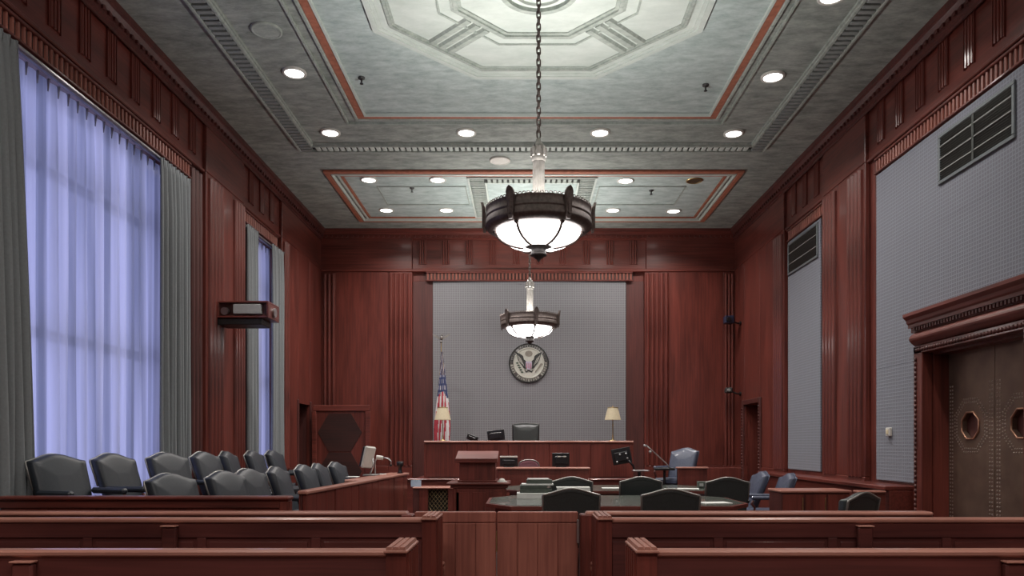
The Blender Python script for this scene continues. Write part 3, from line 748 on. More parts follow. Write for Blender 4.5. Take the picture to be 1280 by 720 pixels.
# ================================================================== CHANDELIERS
def chandelier(x, y, rot, lab):
    r_ = thing('chandelier', lab, 'chandelier', (x, y, ZC))
    c = (x, y, 0)
    MB().lathe([(.001, 6.60), (.10, 6.61), (.16, 6.65), (.18, 6.69)], c, 24).build('ceiling_rose', BRONZE, r_)
    # chain of separate links
    n = 24; top, bot = 6.60, 4.98; p = (top-bot)/n
    lk = None
    for i in range(n):
        cz = bot+p*(i+.5)
        if lk is None:
            pts = [(.020*math.cos(a), 0, .0) for a in (0,)]
            pts = []
            for k in range(12):
                a = 2*PI*k/12; pts.append((.022*math.cos(a), 0, .024*math.sin(a)+(.022 if math.sin(a) > 0 else -.022)))
            o = MB().tube(pts, .0085, 5, closed=True).build('chain_link', BRONZE, r_, world=False); lk = o.data
        else: o = link(lk, 'chain_link', r_, False)
        o.location = (0, 0, cz-ZC); o.rotation_euler = (0, 0, (PI/2 if i % 2 else 0)+.4)
    MB().lathe([(.001, 4.98), (.02, 4.97), (.03, 4.93), (.055, 4.90), (.075, 4.86), (.06, 4.84), (.085, 4.80), (.07, 4.77), (.088, 4.735), (.072, 4.70)], c, 16).build('rod_capital', SILVER, r_)
    lv = MB()
    for k in range(8):
        a = k*PI/4; lv.box(.06, .095, -.018, .018, 4.75, 4.86, .008)
        for q in range(len(lv.v)-24, len(lv.v)):
            vx, vy, vz = lv.v[q]; lv.v[q] = (x+vx*math.cos(a)-vy*math.sin(a), y+vx*math.sin(a)+vy*math.cos(a), vz)
    lv.build('capital_leaves', SILVER, r_)
    # fluted rod
    m_ = MB(); N_ = 48
    pr = [(.062+.006*math.cos(12*2*PI*i/N_)) for i in range(N_)]
    vs = [(x+pr[i]*math.cos(2*PI*i/N_), y+pr[i]*math.sin(2*PI*i/N_), z) for z in (4.70, 3.98) for i in range(N_)]
    m_.add(vs, [(i, (i+1) % N_, N_+(i+1) % N_, N_+i) for i in range(N_)], 0, True).build('rod', SILVER, r_)
    # drum ring
    prof = [(.585, 4.16), (.598, 4.155), (.594, 4.145), (.594, 4.065), (.60, 4.06), (.60, 4.045), (.595, 4.04), (.595, 4.03), (.60, 4.025), (.60, 3.985), (.605, 3.975), (.605, 3.955),
            (.575, 3.93), (.53, 3.91), (.485, 3.905), (.475, 3.925), (.57, 3.95), (.578, 4.0), (.578, 4.16), (.585, 4.16)]
    MB().lathe(prof, c, 72).build('drum_ring', BRONZE, r_)
    cr_ = MB(); K = 78
    for k in range(K):
        a = 2*PI*k/K
        pts = []
        for t in range(7):
            b2 = -PI*.1+PI*1.15*t/6; rr = .018
            s_ = rr*math.cos(b2); z_ = rr*math.sin(b2)+4.155
            aa = a+s_/.59; pts.append((x+.592*math.cos(aa), y+.592*math.sin(aa), z_+.004))
        cr_.tube(pts, .0055, 4)
    cr_.build('wave_cresting', BRONZE, r_)['kind'] = 'stuff'
    # six upright leaves
    for k in range(6):
        a = rot+k*PI/3
        prof2 = [(-.02, 3.90), (.02, 3.90), (.035, 3.98), (.042, 4.10), (.048, 4.15), (.045, 4.19), (.028, 4.225), (0, 4.245), (-.028, 4.225), (-.045, 4.19), (-.048, 4.15), (-.042, 4.10), (-.035, 3.98)]
        mb = MB(); mb.prism(prof2, 'X', .595, .625)
        mb.v = [(vx+max(0, vz-4.12)*.25+(0.0), vy, vz) for vx, vy, vz in mb.v]
        mb.box(.60, .64, -.012, .012, 3.95, 4.2, .004)
        mb.xf(Matrix.Translation((x, y, 0)) @ Matrix.Rotation(a, 4, 'Z')); mb.build('leaf', BRONZE, r_)
    # bowl glass in six bent panes with ribs
    R0 = .475; bp = [(R0*math.cos(t*PI/2/9*.78), 3.925-.195*math.sin(t*PI/2/9*.9)/.988) for t in range(10)]
    for k in range(6):
        MB().lathe(bp, c, 8, a0=rot+k*PI/3+.02, a1=rot+(k+1)*PI/3-.02).build('glass_pane', BOWL, r_)
        a = rot+k*PI/3
        pts = [(x+(r+.006)*math.cos(a), y+(r+.006)*math.sin(a), z-.006) for r, z in bp]
        MB().tube(pts, .016, 6).build('rib', BRONZE, r_)
        MB().ball((x+.49*math.cos(a), y+.49*math.sin(a), 3.90), .028, 8, .8).build('boss', BRONZE, r_)
    MB().lathe([(.17, 3.775), (.185, 3.76), (.18, 3.75), (.14, 3.735), (.09, 3.722), (.082, 3.70), (.082, 3.665), (.092, 3.658), (.092, 3.64), (.06, 3.63), (.045, 3.61), (.025, 3.60), (.018, 3.585), (.001, 3.56)], c, 28).build('finial', plain('bronze_black', (.045, .04, .038), .55, .3, noise=.3) if 'bronze_black' not in bpy.data.materials else bpy.data.materials['bronze_black'], r_)
    area('chandelier_uplight', (x, y, 4.06), (PI, 0, 0), .85, P_UP, (1, .97, .92), spread=PI)
chandelier(.165, 8.42, 0, 'large bronze bowl chandelier hanging from the octagon by a long chain')
chandelier(.12, 15.4, -.32, 'further bronze bowl chandelier in front of the round seal')
chandelier(.17, 1.4, PI/6, 'added unseen bronze bowl chandelier behind the viewpoint, lighting the public seats')  # third chandelier, out of view, added to light the pews

# ================================================================== CHAIRS
def chair_set(kind, arms=True, Hb=1.06, W=.60, nails=True):
    """parts of an upholstered arm chair with a camel back; front is +y; origin at the floor"""
    lea = {'jury': LEATHER_J, 'well': LEATHER, 'blue': LEATHER_B, 'judge': LEATHER_K, 'mauve': MAUVE}[kind]
    parts = []; LEAN = .36 if kind in ('jury', 'blue') else .2
    # back outline
    n = 16; ol = []; hw = W/2
    z0 = .44
    ol += [(-hw*.88, z0), (hw*.88, z0), (hw*.97, z0+.28), (hw, Hb-.085)]; flatol = list(ol)
    for i in range(n+1):
        u = 1-2*i/n; hump = .5*(.5+.5*math.cos(PI*min(1, abs(u)/.9)))+.5*(1-u*u)
        if kind == 'mauve': hump = math.sqrt(max(0, 1-u*u))*1.6
        if kind == 'judge': hump = .35*(1-u*u)
        ol.append((u*hw*(.985), Hb-.07+.07*hump)); flatol.append((u*hw*.985, Hb-.05+.02*(1-u*u)))
    ol += [(-hw, Hb-.085), (-hw*.97, z0+.28)]; flatol += ol[-2:]
    cx_, cz_ = 0, (z0+Hb)/2
    def inset(d):
        k = min(1, max(0, (d-.03)/.09))
        return [((p[0]*(1-k)+q[0]*k)*(1-d/hw), cz_+(p[1]*(1-k)+q[1]*k-cz_)*(1-d/(Hb-z0)*2)) for p, q in zip(ol, flatol)]
    rings = [(inset(.05), -.045), (inset(.02), -.055), (inset(0), -.035), (inset(0), .02), (inset(.02), .045), (inset(.05), .055), (inset(.09), .064), (inset(.14), .070), (inset(.20), .074)]
    mb = MB(); m_ = len(ol); vs = []
    def lean(x, y, z): return (x, -.22+y-(z-z0)*LEAN, z)
    for rg, y in rings: vs += [lean(p[0], y+(.02 if abs(p[0]) > hw*.9 and y > 0 else 0), p[1]) for p in rg]
    fs = [(j*m_+i, j*m_+(i+1) % m_, (j+1)*m_+(i+1) % m_, (j+1)*m_+i) for j in range(len(rings)-1) for i in range(m_)]
    mb.add(vs, fs, 0, True)
    cf = len(mb.v); mb.add([lean(0, -.05, cz_)]+[vs[i] for i in range(m_)], [(0, 1+(i+1) % m_, 1+i) for i in range(m_)], 0, True)
    mb.add([lean(0, .075, cz_)]+vs[-m_:], [(0, 1+i, 1+(i+1) % m_) for i in range(m_)], 0, True)
    parts.append(('backrest', mb, lea))
    if nails:
        for yy in (-.048,):
            top = [lean(p[0]*.985, yy, p[1]-.004) for p in ol[2:]+[ol[0]]]
            parts.append(('piping', MB().tube(top[:-1], .012, 5), NAILS if kind != 'blue' else lea))
    # seat
    mb = MB(); s = MB().box(-hw*.92, hw*.92, -.25, .28, .38, .50, .035)
    parts.append(('seat', s, lea))
    parts.append(('seat_rail', MB().box(-hw*.9, hw*.9, -.24, .27, .32, .38, .01), WDARK))
    for sx in (-1, 1):
        if arms:
            a = MB().box(sx*hw-.035 if sx > 0 else -hw-.035, sx*hw+.035 if sx > 0 else -hw+.035, -.26, .22, .66, .72, .02)
            parts.append(('armrest', a, lea))
            pts = [(sx*hw, .19, .65), (sx*hw, .215, .60), (sx*hw, .17, .54), (sx*hw*.96, .18, .46), (sx*hw*.94, .20, .36)]
            parts.append(('arm_support', MB().tube(pts, [.02, .024, .018, .018, .02], 6), WDARK))
        for sy in (-1, 1):
            parts.append(('leg', MB().prism([(-.022, -.022), (.022, -.022), (.022, .022), (-.022, .022)], 'Z', 0, .33).xf(Matrix.Translation((sx*hw*.82, sy*.21, 0))), WDARK))
    return [(nm, b_.build(nm, mt).data) for nm, b_, mt in parts]
PROTO = {}
def chair(kind, name, lab, x, y, z, rz, group, back=True, W=.60, Hb=1.06, arms=True, cat='chair'):
    """x, y = where the middle of the backrest top stands; rz = direction faced, 0 = away from the viewer"""
    if kind == 'jury': W = .55
    key = (kind, W, Hb, arms)
    if key not in PROTO:
        ps = chair_set(kind, arms, Hb, W)
        root = thing(name, lab, cat, (0, 0, 0), 0, group)
        ob = [o for o in C.objects if o.parent is None and o.type == 'MESH' and any(o.data == d for _, d in ps)]
        for nm, d in ps:
            for o in ob:
                if o.data == d: o.parent = root
        PROTO[key] = root; r = root
    else:
        r = copy_tree(PROTO[key]); r['label'] = lab; r['group'] = group
    off = .40 if kind in ('jury', 'blue') else .34
    r.location = (x-math.sin(rz)*off if back else x, y+math.cos(rz)*off if back else y, z)
    r.name = name; r.rotation_euler = (0, 0, rz); r['label'] = lab; r['group'] = group
    return r
E = -PI/2   # facing +x, to the well
GB, GF = 'jury chairs of the raised row by the windows', 'jury chairs of the lower row behind the rail'
# jury platforms
PX1 = -2.35
struct(MB().box(BL, -3.78, 6.78, 13.0, 0, .34), 'floor_riser', CARPET)
struct(MB().box(-3.78, -2.28, 6.78, 12.4, 0, .16), 'floor_step', CARPET)
for (px, Y, dr, lab) in (
    (72, 7.36, -.42, 'slate leather jury chair nearest the grey drape, turned to show its full back cushion'),
    (143, 8.05, -.22, 'slate leather jury chair standing alone before the middle of the large window'),
    (210, 8.9, -.36, 'slate leather raised-row jury chair before the far edge of the large sheer curtain'),
    (257, 9.8, -.15, 'slate leather raised-row jury chair right beside the far drape of the large window'),
    (286, 10.65, .1, 'thin-looking raised-row jury chair before the fluted wood pier'),
    (318, 11.6, -.02, 'raised-row jury chair in front of the small window near drape'),
    (343, 12.5, -.05, 'last raised-row jury chair, before the small window far drape')):
    chair('jury', 'jury_chair', lab, xx(px, Y), Y, .35, E+dr, GB)
for (px, Y, dr, lab) in (
    (215, 7.3, -.38, 'lower-row jury chair at the front partition, nearest to the pews'),
    (283, 8.0, -.28, 'second lower-row jury chair from the pews, broad back showing'),
    (313, 8.8, -.2, 'third lower-row jury chair from the pews, just overlapping the second'),
    (348, 9.6, -.02, 'lower-row jury chair at the gap of the partition, armrest and seat showing'),
    (382, 10.55, -.1, 'lower-row jury chair just beyond the partition gap'),
    (400, 11.3, -.0, 'narrow-looking lower-row jury chair, second from the witness end'),
    (422, 12.2, -.12, 'last lower-row jury chair, standing apart near the desk monitor')):
    chair('jury', 'jury_chair', lab, xx(px, Y), Y, .16, E+dr, GF)
# well chairs
GW = 'dark leather chairs at the counsel tables'
for (px, Y, rz, lab) in (
    (714, 7.95, 0, 'dark camel-back chair in front of the paper stacks, directly behind the gate'),
    (838, 7.85, -.05, 'dark camel-back chair at the near counsel table, second from the gate'),
    (714, 10.75, .04, 'dark camel-back chair behind another, papers lying between them'),
    (801, 10.8, .02, 'dark camel-back chair between the two counsel tables, middle of its row'),
    (909, 10.6, -.05, 'dark camel-back chair at the door-side tip of the near counsel table')):
    chair('well', 'counsel_chair', lab, xx(px, Y), Y, 0, rz, GW, W=.62, Hb=1.04)
chair('well', 'counsel_chair', 'dark camel-back chair beside the bar rail, apart from the tables', xx(1077, 7.4), 7.4, 0, .55, GW, W=.52, Hb=1.03, arms=False)
chair('blue', 'side_chair', 'blue leather armchair by the side wall, half hidden behind a counsel chair', xx(950, 12.4), 12.4, 0, PI/2+.02, 'blue leather chairs by the side wall', W=.56)
chair('blue', 'side_chair', 'blue leather armchair by the side wall with armrest in full view', xx(984, 11.6), 11.6, 0, PI/2-.05, 'blue leather chairs by the side wall', W=.56)
chair('blue', 'witness_chair', 'blue leather armchair in the raised witness box', xx(857, 14.2), 14.3, .38, PI-.75, 'witness box chair', W=.56)
chair('judge', 'judge_chair', 'black leather high-back chair behind the judge bench', 0.04, 17.0, .82, PI, 'judge bench chair', W=.62, Hb=1.22)
chair('mauve', 'clerk_chair', 'mauve round-topped chair behind the clerk counter', xx(661, 14.6), 14.6, .05, 0, 'clerk chair', W=.42, Hb=1.12, arms=False)

# ================================================================== JURY BOX
jb = thing('jury_partition', 'low mahogany partition enclosing the jury seats from the pews', 'partition', (-3.5, 6.6, 0))
MB().box(-4.72, -2.13, 6.70, 6.76, 0, 1.0, .006).build('board', WV, jb)
MB().box(-4.72, -2.10, 6.65, 6.79, 1.0, 1.038, .012).build('cap_rail', WX, jb)
MB().box(-4.72, -2.11, 6.68, 6.70, .93, 1.0, .005).build('fascia', WX, jb)
MB().box(-2.20, -2.11, 6.675, 6.78, 0, 1.0, .008).build('end_post', WV, jb)
for i in range(6):
    a = -4.70+i*.43; MB().box(a, a+.41, 6.688, 6.70, .12, .92, .006).build('panel', WV, jb)
js = thing('jury_rail_desk', 'long boarded jury rail with a wide top, running away beside the jury chairs', 'rail', (-2.1, 9.9, 0))
A_, B_ = Vector((-2.20, 7.47)), Vector((-1.93, 12.3)); Lj = (B_-A_).length; ang = math.atan2(B_.y-A_.y, B_.x-A_.x)
Mj = Matrix.Translation((A_.x, A_.y, 0)) @ Matrix.Rotation(ang, 4, 'Z')
def jp(a0, a1, b0, b1, z0, z1, nm, mt, c=.006): MB().box(a0, a1, b0, b1, z0, z1, c).xf(Mj).build(nm, mt, js)
n = 15
for i in range(n):
    jp(Lj*i/n+.006, Lj*(i+1)/n-.006, -.004-(.006 if i % 3 == 0 else 0), .03, 0, 1.0, 'board', (WFIG if i % 2 else WV), .008)
jp(0, Lj, .03, .05, 0, 1.0, 'backing', WDARK)
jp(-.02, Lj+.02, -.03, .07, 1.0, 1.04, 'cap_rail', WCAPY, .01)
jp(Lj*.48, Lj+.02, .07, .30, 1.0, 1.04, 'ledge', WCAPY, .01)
jp(Lj-.04, Lj, .05, .25, 0, 1.0, 'end_board', WV); jp(0, .04, .05, .065, 0, 1.0, 'end_board', WV)
# on the jury rail
YJ = 11.2
def deskitem(px, Y): return xx(px, Y)
r_ = thing('desk_monitor', 'tilted white-backed monitor with black screen on the jury rail', 'monitor', (xx(457, 11.1), 11.1, 1.04))
MB().box(-.02, .03, -.16, .16, -.16, .17, .02).xf(Matrix.Translation((xx(460, 11.1), 11.1, 1.31)) @ Matrix.Rotation(.22, 4, 'Y') @ Matrix.Rotation(-.25, 4, 'Z')).build('casing', WHITE, r_)
MB().box(-.045, -.02, -.15, .15, -.15, .155, .008).xf(Matrix.Translation((xx(460, 11.1), 11.1, 1.31)) @ Matrix.Rotation(.22, 4, 'Y') @ Matrix.Rotation(-.25, 4, 'Z')).build('screen', BLACK, r_)
MB().tube([(xx(466, 11.1), 11.1, 1.30), (xx(467, 11.1), 11.08, 1.18), (xx(463, 11.1), 11.08, 1.07)], .014).build('stand', STEEL, r_)
MB().box(xx(455, 11.1), xx(471, 11.1), 11.0, 11.18, 1.04, 1.06, .006).build('base', GREY, r_)
r_ = thing('document_camera', 'silver arm camera curving down over the jury rail', 'camera', (xx(475, 11.3), 11.3, 1.04))
X_ = xx(469, 11.3); MB().tube([(X_, 11.3, 1.05), (X_, 11.3, 1.25), (X_+.03, 11.3, 1.31)], .012).build('stand', STEEL, r_)
MB().cyl((X_+.02, 11.3, 1.31), (X_+.12, 11.3, 1.30), .035, .03, 12).build('motor_head', WHITE, r_)
MB().tube([(X_+.12, 11.3, 1.305), (X_+.2, 11.3, 1.29), (X_+.24, 11.3, 1.25), (X_+.24, 11.3, 1.20)], .011).build('arm', STEEL, r_)
MB().ball((X_+.24, 11.3, 1.19), .018, 8).build('lens', BLACK, r_)
MB().box(X_-.06, X_+.06, 11.22, 11.38, 1.04, 1.055, .005).build('base', GREY, r_)
r_ = thing('cup', 'small dark cup-shaped device near the far end of the jury rail', 'cup', (xx(500, 12.0), 12.0, 1.04))
X_ = xx(500, 12.0)
MB().lathe([(.001, 0), (.05, 0), (.03, .03), (.025, .09), (.05, .12), (.055, .19), (.05, .19), (.001, .15)], (X_, 12.0, 1.04), 14).build('body', BLACK, r_)
for k, (px, Y, w_, lab) in enumerate(((441, 10.6, .16, 'loose white paper lying on the jury rail nearest the chairs'), (478, 11.55, .10, 'small white note beside the arm camera on the jury rail'))):
    X_ = xx(px, Y)
    tag(MB().box(X_-w_/2, X_+w_/2, Y-.1, Y+.1, 1.04, 1.048, .001).build('paper', PAPER), lab, 'paper')

# ================================================================== PEWS, BAR AND GATE
def pew(Yb, xa, xo, lab, br, seams, seed):
    s = 1 if xo > xa else -1
    r_ = thing('pew', lab, 'pew', ((xa+xo)/2, Yb+.25, 0), 0, 'wooden public pews')
    x0, x1 = sorted((xa+s*.05, xo))
    MB().box(x0, x1, Yb+.015, Yb+.05, .05, .915, .004).build('back_board', WPEW, r_)
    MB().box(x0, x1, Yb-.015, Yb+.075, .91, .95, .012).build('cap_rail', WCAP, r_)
    MB().box(x0, x1, Yb, Yb+.015, .80, .91, .004).build('top_rail', WPEW, r_)
    MB().box(x0, x1, Yb, Yb+.015, .08, .22, .004).build('bottom_rail', WPEW, r_)
    xs = [x0]
    while xs[-1]+.92 < x1: xs.append(xs[-1]+.86)
    xs.append(x1)
    if s < 0: xs = [x1-(x-x0) for x in xs][::-1]
    for i in range(len(xs)-1):
        if i: MB().box(xs[i]-.035, xs[i]+.035, Yb+.001, Yb+.015, .22, .80, .004).build('stile', WPEW, r_)
        MB().box(xs[i]+.06, xs[i+1]-.06, Yb+.006, Yb+.015, .25, .77, .006).build('panel', WPEW, r_)
    for bx_ in br:
        b_ = MB().box(bx_-.055, bx_+.055, Yb-.05, Yb, .05, .885, .012).build('bracket', WPEW, r_)
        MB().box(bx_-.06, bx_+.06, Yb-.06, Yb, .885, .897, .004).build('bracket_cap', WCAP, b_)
    MB().box(x0, x1, Yb+.06, Yb+.50, .41, .45, .015).build('seat', WPEW, r_)
    e0, e1 = sorted((xa, xa+s*.105))
    prof = [(Yb-.02, 0), (Yb+.52, 0), (Yb+.53, .44), (Yb+.48, .50), (Yb+.40, .54), (Yb+.36, .95), (Yb-.02, .95)]
    e = MB().prism(prof, 'X', e0, e1).build('end_panel', WV, r_)
    rd = MB()
    for k in range(5):
        y = Yb+.03+k*.075; rd.prism([(xa, y-.025), (xa-s*.012, y-.012), (xa-s*.012, y+.012), (xa, y+.025)], 'Z', .1, .93)
    rd.build('end_reeding', WV, e)
    for k in range(3):
        cx_ = e0+.018+k*.0345
        poly = [(cx_-.019, .95), (cx_-.012, .968), (cx_+.012, .968), (cx_+.019, .95)]
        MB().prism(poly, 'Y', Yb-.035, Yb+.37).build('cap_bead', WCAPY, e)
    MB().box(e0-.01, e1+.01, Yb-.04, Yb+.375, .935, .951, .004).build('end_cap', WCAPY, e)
    ax = xa+s*.012
    pts = [(ax, Yb+.36, .53), (ax, Yb+.46, .535), (ax, Yb+.54, .52), (ax, Yb+.57, .49), (ax, Yb+.55, .46)]
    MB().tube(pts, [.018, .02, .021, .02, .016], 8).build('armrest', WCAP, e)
pew(5.6, -.66, -4.75, 'second-row wooden pew on the window side of the aisle', [xx(214, 5.6)], 0, 1)
pew(5.6, .555, 4.75, 'second-row wooden pew on the door side of the aisle', [xx(1079, 5.6)], 0, 2)
pew(3.9, -.615, -4.75, 'closest wooden pew on the window side of the aisle', [xx(34, 3.9)], 0, 3)
pew(3.9, .59, 4.75, 'closest wooden pew on the door side of the aisle', [xx(1264, 3.9)], 0, 4)

def bar(x0, x1, lab, gate_end):
    r_ = thing('bar_rail', lab, 'rail', ((x0+x1)/2, 6.42, 0))
    MB().box(x0, x1, 6.39, 6.45, 0, .89, .004).build('board', WX, r_)
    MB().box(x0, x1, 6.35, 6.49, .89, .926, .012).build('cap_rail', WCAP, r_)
    n = max(2, int((x1-x0)/.7))
    for i in range(n):
        a, b_ = x0+(x1-x0)*i/n, x0+(x1-x0)*(i+1)/n
        MB().box(a+.05, b_-.05, 6.375, 6.39, .12, .78, .006).build('panel', WX, r_)
    gx = x1 if gate_end > 0 else x0
    MB().box(gx-.05, gx+.05, 6.335, 6.50, 0, .905, .01).build('end_post', WV, r_)
bar(-4.72, -1.0, 'low mahogany bar rail on the window side of the gate', 1)
bar(.53, 3.50, 'low mahogany bar rail on the door side of the gate', -1)
gt = thing('bar_gate', 'paired swing gate leaves closing the aisle between the bar rails', 'gate', (-.23, 6.4, 0))
for (a, b_) in ((-.94, -.241), (-.231, .465)):
    lf = MB().box(a, b_, 6.40, 6.44, .03, .83, .004).build('gate_leaf', WGATE, gt)
    MB().box(a, b_, 6.39, 6.45, .83, .924, .008).build('top_rail', WGATE, lf)
    n = 4
    for i in range(n): MB().box(a+(b_-a)*i/n+.003, a+(b_-a)*(i+1)/n-.003, 6.39, 6.40, .04, .825, .003).build('plank', WGATE, lf)
MB().box(.452, .47, 6.355, 6.38, .66, .86, .003).build('hinge', STEEL, gt)
MB().box(-.240, -.232, 6.395, 6.40, .58, .76).build('latch_plate', BRASS, gt)

# ================================================================== COUNSEL TABLES
def table(x0, x1, y0, y1, zt, lab):
    r_ = thing('counsel_table', lab, 'table', ((x0+x1)/2, (y0+y1)/2, 0))
    tip = .35
    poly = [(x0, y0+.45), (x0+tip*.9, y0), (x1-tip*.9, y0), (x1, y0+.45), (x1, y1-.45), (x1-tip*.9, y1), (x0+tip*.9, y1), (x0, y1-.45)]
    cx_, cy_ = (x0+x1)/2, (y0+y1)/2
    MB().prism(poly, 'Z', zt-.045, zt-.004).build('edge_band', WX, r_)
    MB().prism([(cx_+(p[0]-cx_)*.975, cy_+(p[1]-cy_)*.95) for p in poly], 'Z', zt-.01, zt).build('writing_surface', TABLETOP, r_)
    MB().prism([(cx_+(p[0]-cx_)*.93, cy_+(p[1]-cy_)*.86) for p in poly], 'Z', zt-.13, zt-.045).build('apron', WX, r_)
    for sx in (x0+.5, x1-.5):
        MB().box(sx-.1, sx+.1, y0+.45, y1-.45, .06, zt-.13, .02).build('leg', WV, r_)
        MB().box(sx-.14, sx+.14, y0+.3, y1-.3, 0, .06, .02).build('foot', WV, r_)
table(xx(607, 9.0), xx(925, 9.4), 8.6, 10.5, .79, 'near boat-shaped counsel table with dark green leather top')
table(-.35, 3.10, 11.45, 13.2, .79, 'far counsel table behind the dark chairs, mostly hidden')
TZ = .79
def book(px0, px1, Y, z0, h, d, mat, lab, cat='binder', name='binder', rz=0, grp=None):
    x0, x1 = xx(px0, Y), xx(px1, Y)
    r_ = thing(name, lab, cat, ((x0+x1)/2, Y+d/2, z0), rz, grp)
    hx = (x1-x0)/2
    MB().box(-hx, hx, -d/2, d/2, 0, .008, .002).build('cover', mat, r_, False)
    MB().box(-hx, hx, -d/2, d/2, h-.008, h, .002).build('cover', mat, r_, False)
    MB().box(-hx+.01, hx-.012, -d/2+.012, d/2-.008, .008, h-.008).build('pages', PAPER, r_, False)
    MB().box(-hx, hx, -d/2, -d/2+.01, .008, h-.008).build('spine', mat, r_, False)
G = 'paper and binder stacks on the near counsel table'
book(646, 688, 9.75, TZ, .075, .32, PAPER, 'thick white ream at the bottom of the counsel table stack', 'paper stack', 'paper_stack', grp=G)
book(650, 690, 9.8, TZ+.076, .05, .30, GREENB, 'dark green binder lying on the white ream', grp=G)
book(650, 684, 9.82, TZ+.127, .045, .28, GREENB, 'upper dark green binder of the same stack, shifted to the window side', grp=G)
book(652, 692, 9.84, TZ+.173, .018, .26, PAPER, 'thin white file lying on the green binders', 'file', 'paper_file', grp=G)
book(658, 690, 9.9, TZ+.192, .05, .22, GREENB, 'small green book near the top of the counsel table stack', 'book', 'book', grp=G)
book(660, 686, 9.9, TZ+.243, .016, .2, PAPER, 'topmost white file of the counsel table stack', 'file', 'paper_file', .1, grp=G)
book(696, 738, 10.15, TZ, .13, .2, PAPER, 'white paper block between the two dark chairs', 'paper stack', 'paper_stack', grp=G)
for (px, Y, w_, z_, lab, rz) in ((893, 9.1, .36, TZ, 'loose white sheet near the door-side tip of the near table', .2), (764, 12.2, .30, TZ, 'loose sheet on the far counsel table beside the dark chair', 0),
                                 (860, 12.0, .34, TZ, 'loose pale sheets on the door end of the far counsel table', -.2)):
    o = MB().box(-w_/2, w_/2, -.12, .12, 0, .006, .001).build('paper', PAPER); o.location = (xx(px, Y), Y, z_); o.rotation_euler = (0, 0, rz); tag(o, lab, 'paper')

# ================================================================== LECTERN
YL = 11.0
r_ = thing('lectern', 'mahogany lectern with slanted top standing in the well', 'lectern', (-.7, 11.2, 0))
MB().box(xx(566, YL), xx(632, YL), YL, YL+.62, 0, .90, .012).build('base_cabinet', WV, r_)
MB().box(xx(558, YL), xx(638, YL), YL-.06, YL+.68, .90, .945, .015).build('base_top', WX, r_)
MB().box(xx(563, YL), xx(635, YL), YL-.02, YL+.64, .86, .90, .008).build('base_moulding', WX, r_)
MB().box(xx(574, YL), xx(619, YL), YL+.02, YL+.46, .945, 1.25, .01).build('desk_box', WV, r_)
MB().box(xx(572, YL), xx(621, YL), YL, YL+.48, .945, .975, .008).build('desk_moulding', WX, r_)
zt = 1.24
poly = [(YL-.04, zt), (YL+.52, zt+.13), (YL+.52, zt+.165), (YL-.04, zt+.035)]
MB().prism(poly, 'X', xx(569, YL), xx(622, YL)).build('reading_top', WX, r_)
MB().box(xx(569, YL), xx(622, YL), YL-.06, YL-.035, zt-.005, zt+.06, .006).build('book_stop', WX, r_)
MB().box(xx(570, YL), xx(574, YL), YL-.012, YL, .1, .85, .004).build('stile', WV, r_)
for i in range(3):
    a = xx(567, YL)+i*(xx(631, YL)-xx(567, YL))/3; b_ = a+(xx(631, YL)-xx(567, YL))/3
    MB().box(a+.03, b_-.03, YL-.012, YL, .1, .80, .008).build('panel', WFIG, r_)
r_ = thing('desk_device', 'small white dome device on the lectern base', 'device', (xx(627, YL), YL+.1, .945))
MB().lathe([(.001, .055), (.03, .05), (.05, .03), (.055, .012), (.055, 0)], (xx(627, YL), YL+.1, .945), 16).build('dome', WHITE, r_)
MB().box(xx(627, YL)-.06, xx(627, YL)+.08, YL+.03, YL+.17, .945, .953, .002).build('base', PAPER, r_)

# ================================================================== JUDGE BENCH AREA
riser = struct(MB().box(-2.35, 2.45, 15.0, YB-.1, 0, .78).box(-2.40, 2.50, 14.96, 15.3, .78, .815, .01), 'floor_dais', WX)
YJB = 15.4; ZJ = 1.583
r_ = thing('judge_bench', 'raised mahogany judge bench with figured veneer front', 'bench', (.1, YJB+.5, .8))
x0, x1 = xx(530, YJB), xx(792, YJB)
MB().box(x0+.02, x1-.02, YJB+.02, YJB+.07, .815, ZJ-.045, .004).build('front_board', WV, r_)
n = 5
for i in range(n):
    a = x0+.04+(x1-x0-.08)*i/n; b_ = x0+.04+(x1-x0-.08)*(i+1)/n
    MB().box(a+.004, b_-.004, YJB, YJB+.02, .83, ZJ-.05, .006).build('panel', WFIG, r_)
MB().box(x0, x1, YJB-.03, YJB+.28, ZJ-.045, ZJ, .012).build('top_ledge', WCAP, r_)
MB().box(x0+.05, x1-.05, YJB+.28, YJB+.95, ZJ-.11, ZJ-.08, .01).build('desktop', WX, r_)
for a in (x0, x1-.05): MB().box(a, a+.05, YJB, YJB+1.0, .815, ZJ-.045, .008).build('side_panel', WV, r_)
# clerk counter
YC_ = 13.9
r_ = thing('clerk_counter', 'mahogany clerk counter below the judge bench', 'counter', (.36, YC_+.2, 0))
x0, x1 = xx(620, YC_), xx(738, YC_)
MB().box(x0, x1, YC_-.03, YC_+.42, 1.04, 1.075, .01).build('top_ledge', WCAP, r_)
MB().box(x0+.03, x1-.03, YC_, YC_+.05, 0, 1.04, .005).build('front_board', WFIG, r_)
for a in (x0+.03, x1-.08): MB().box(a, a+.05, YC_+.05, YC_+.40, 0, 1.04, .005).build('side_panel', WV, r_)
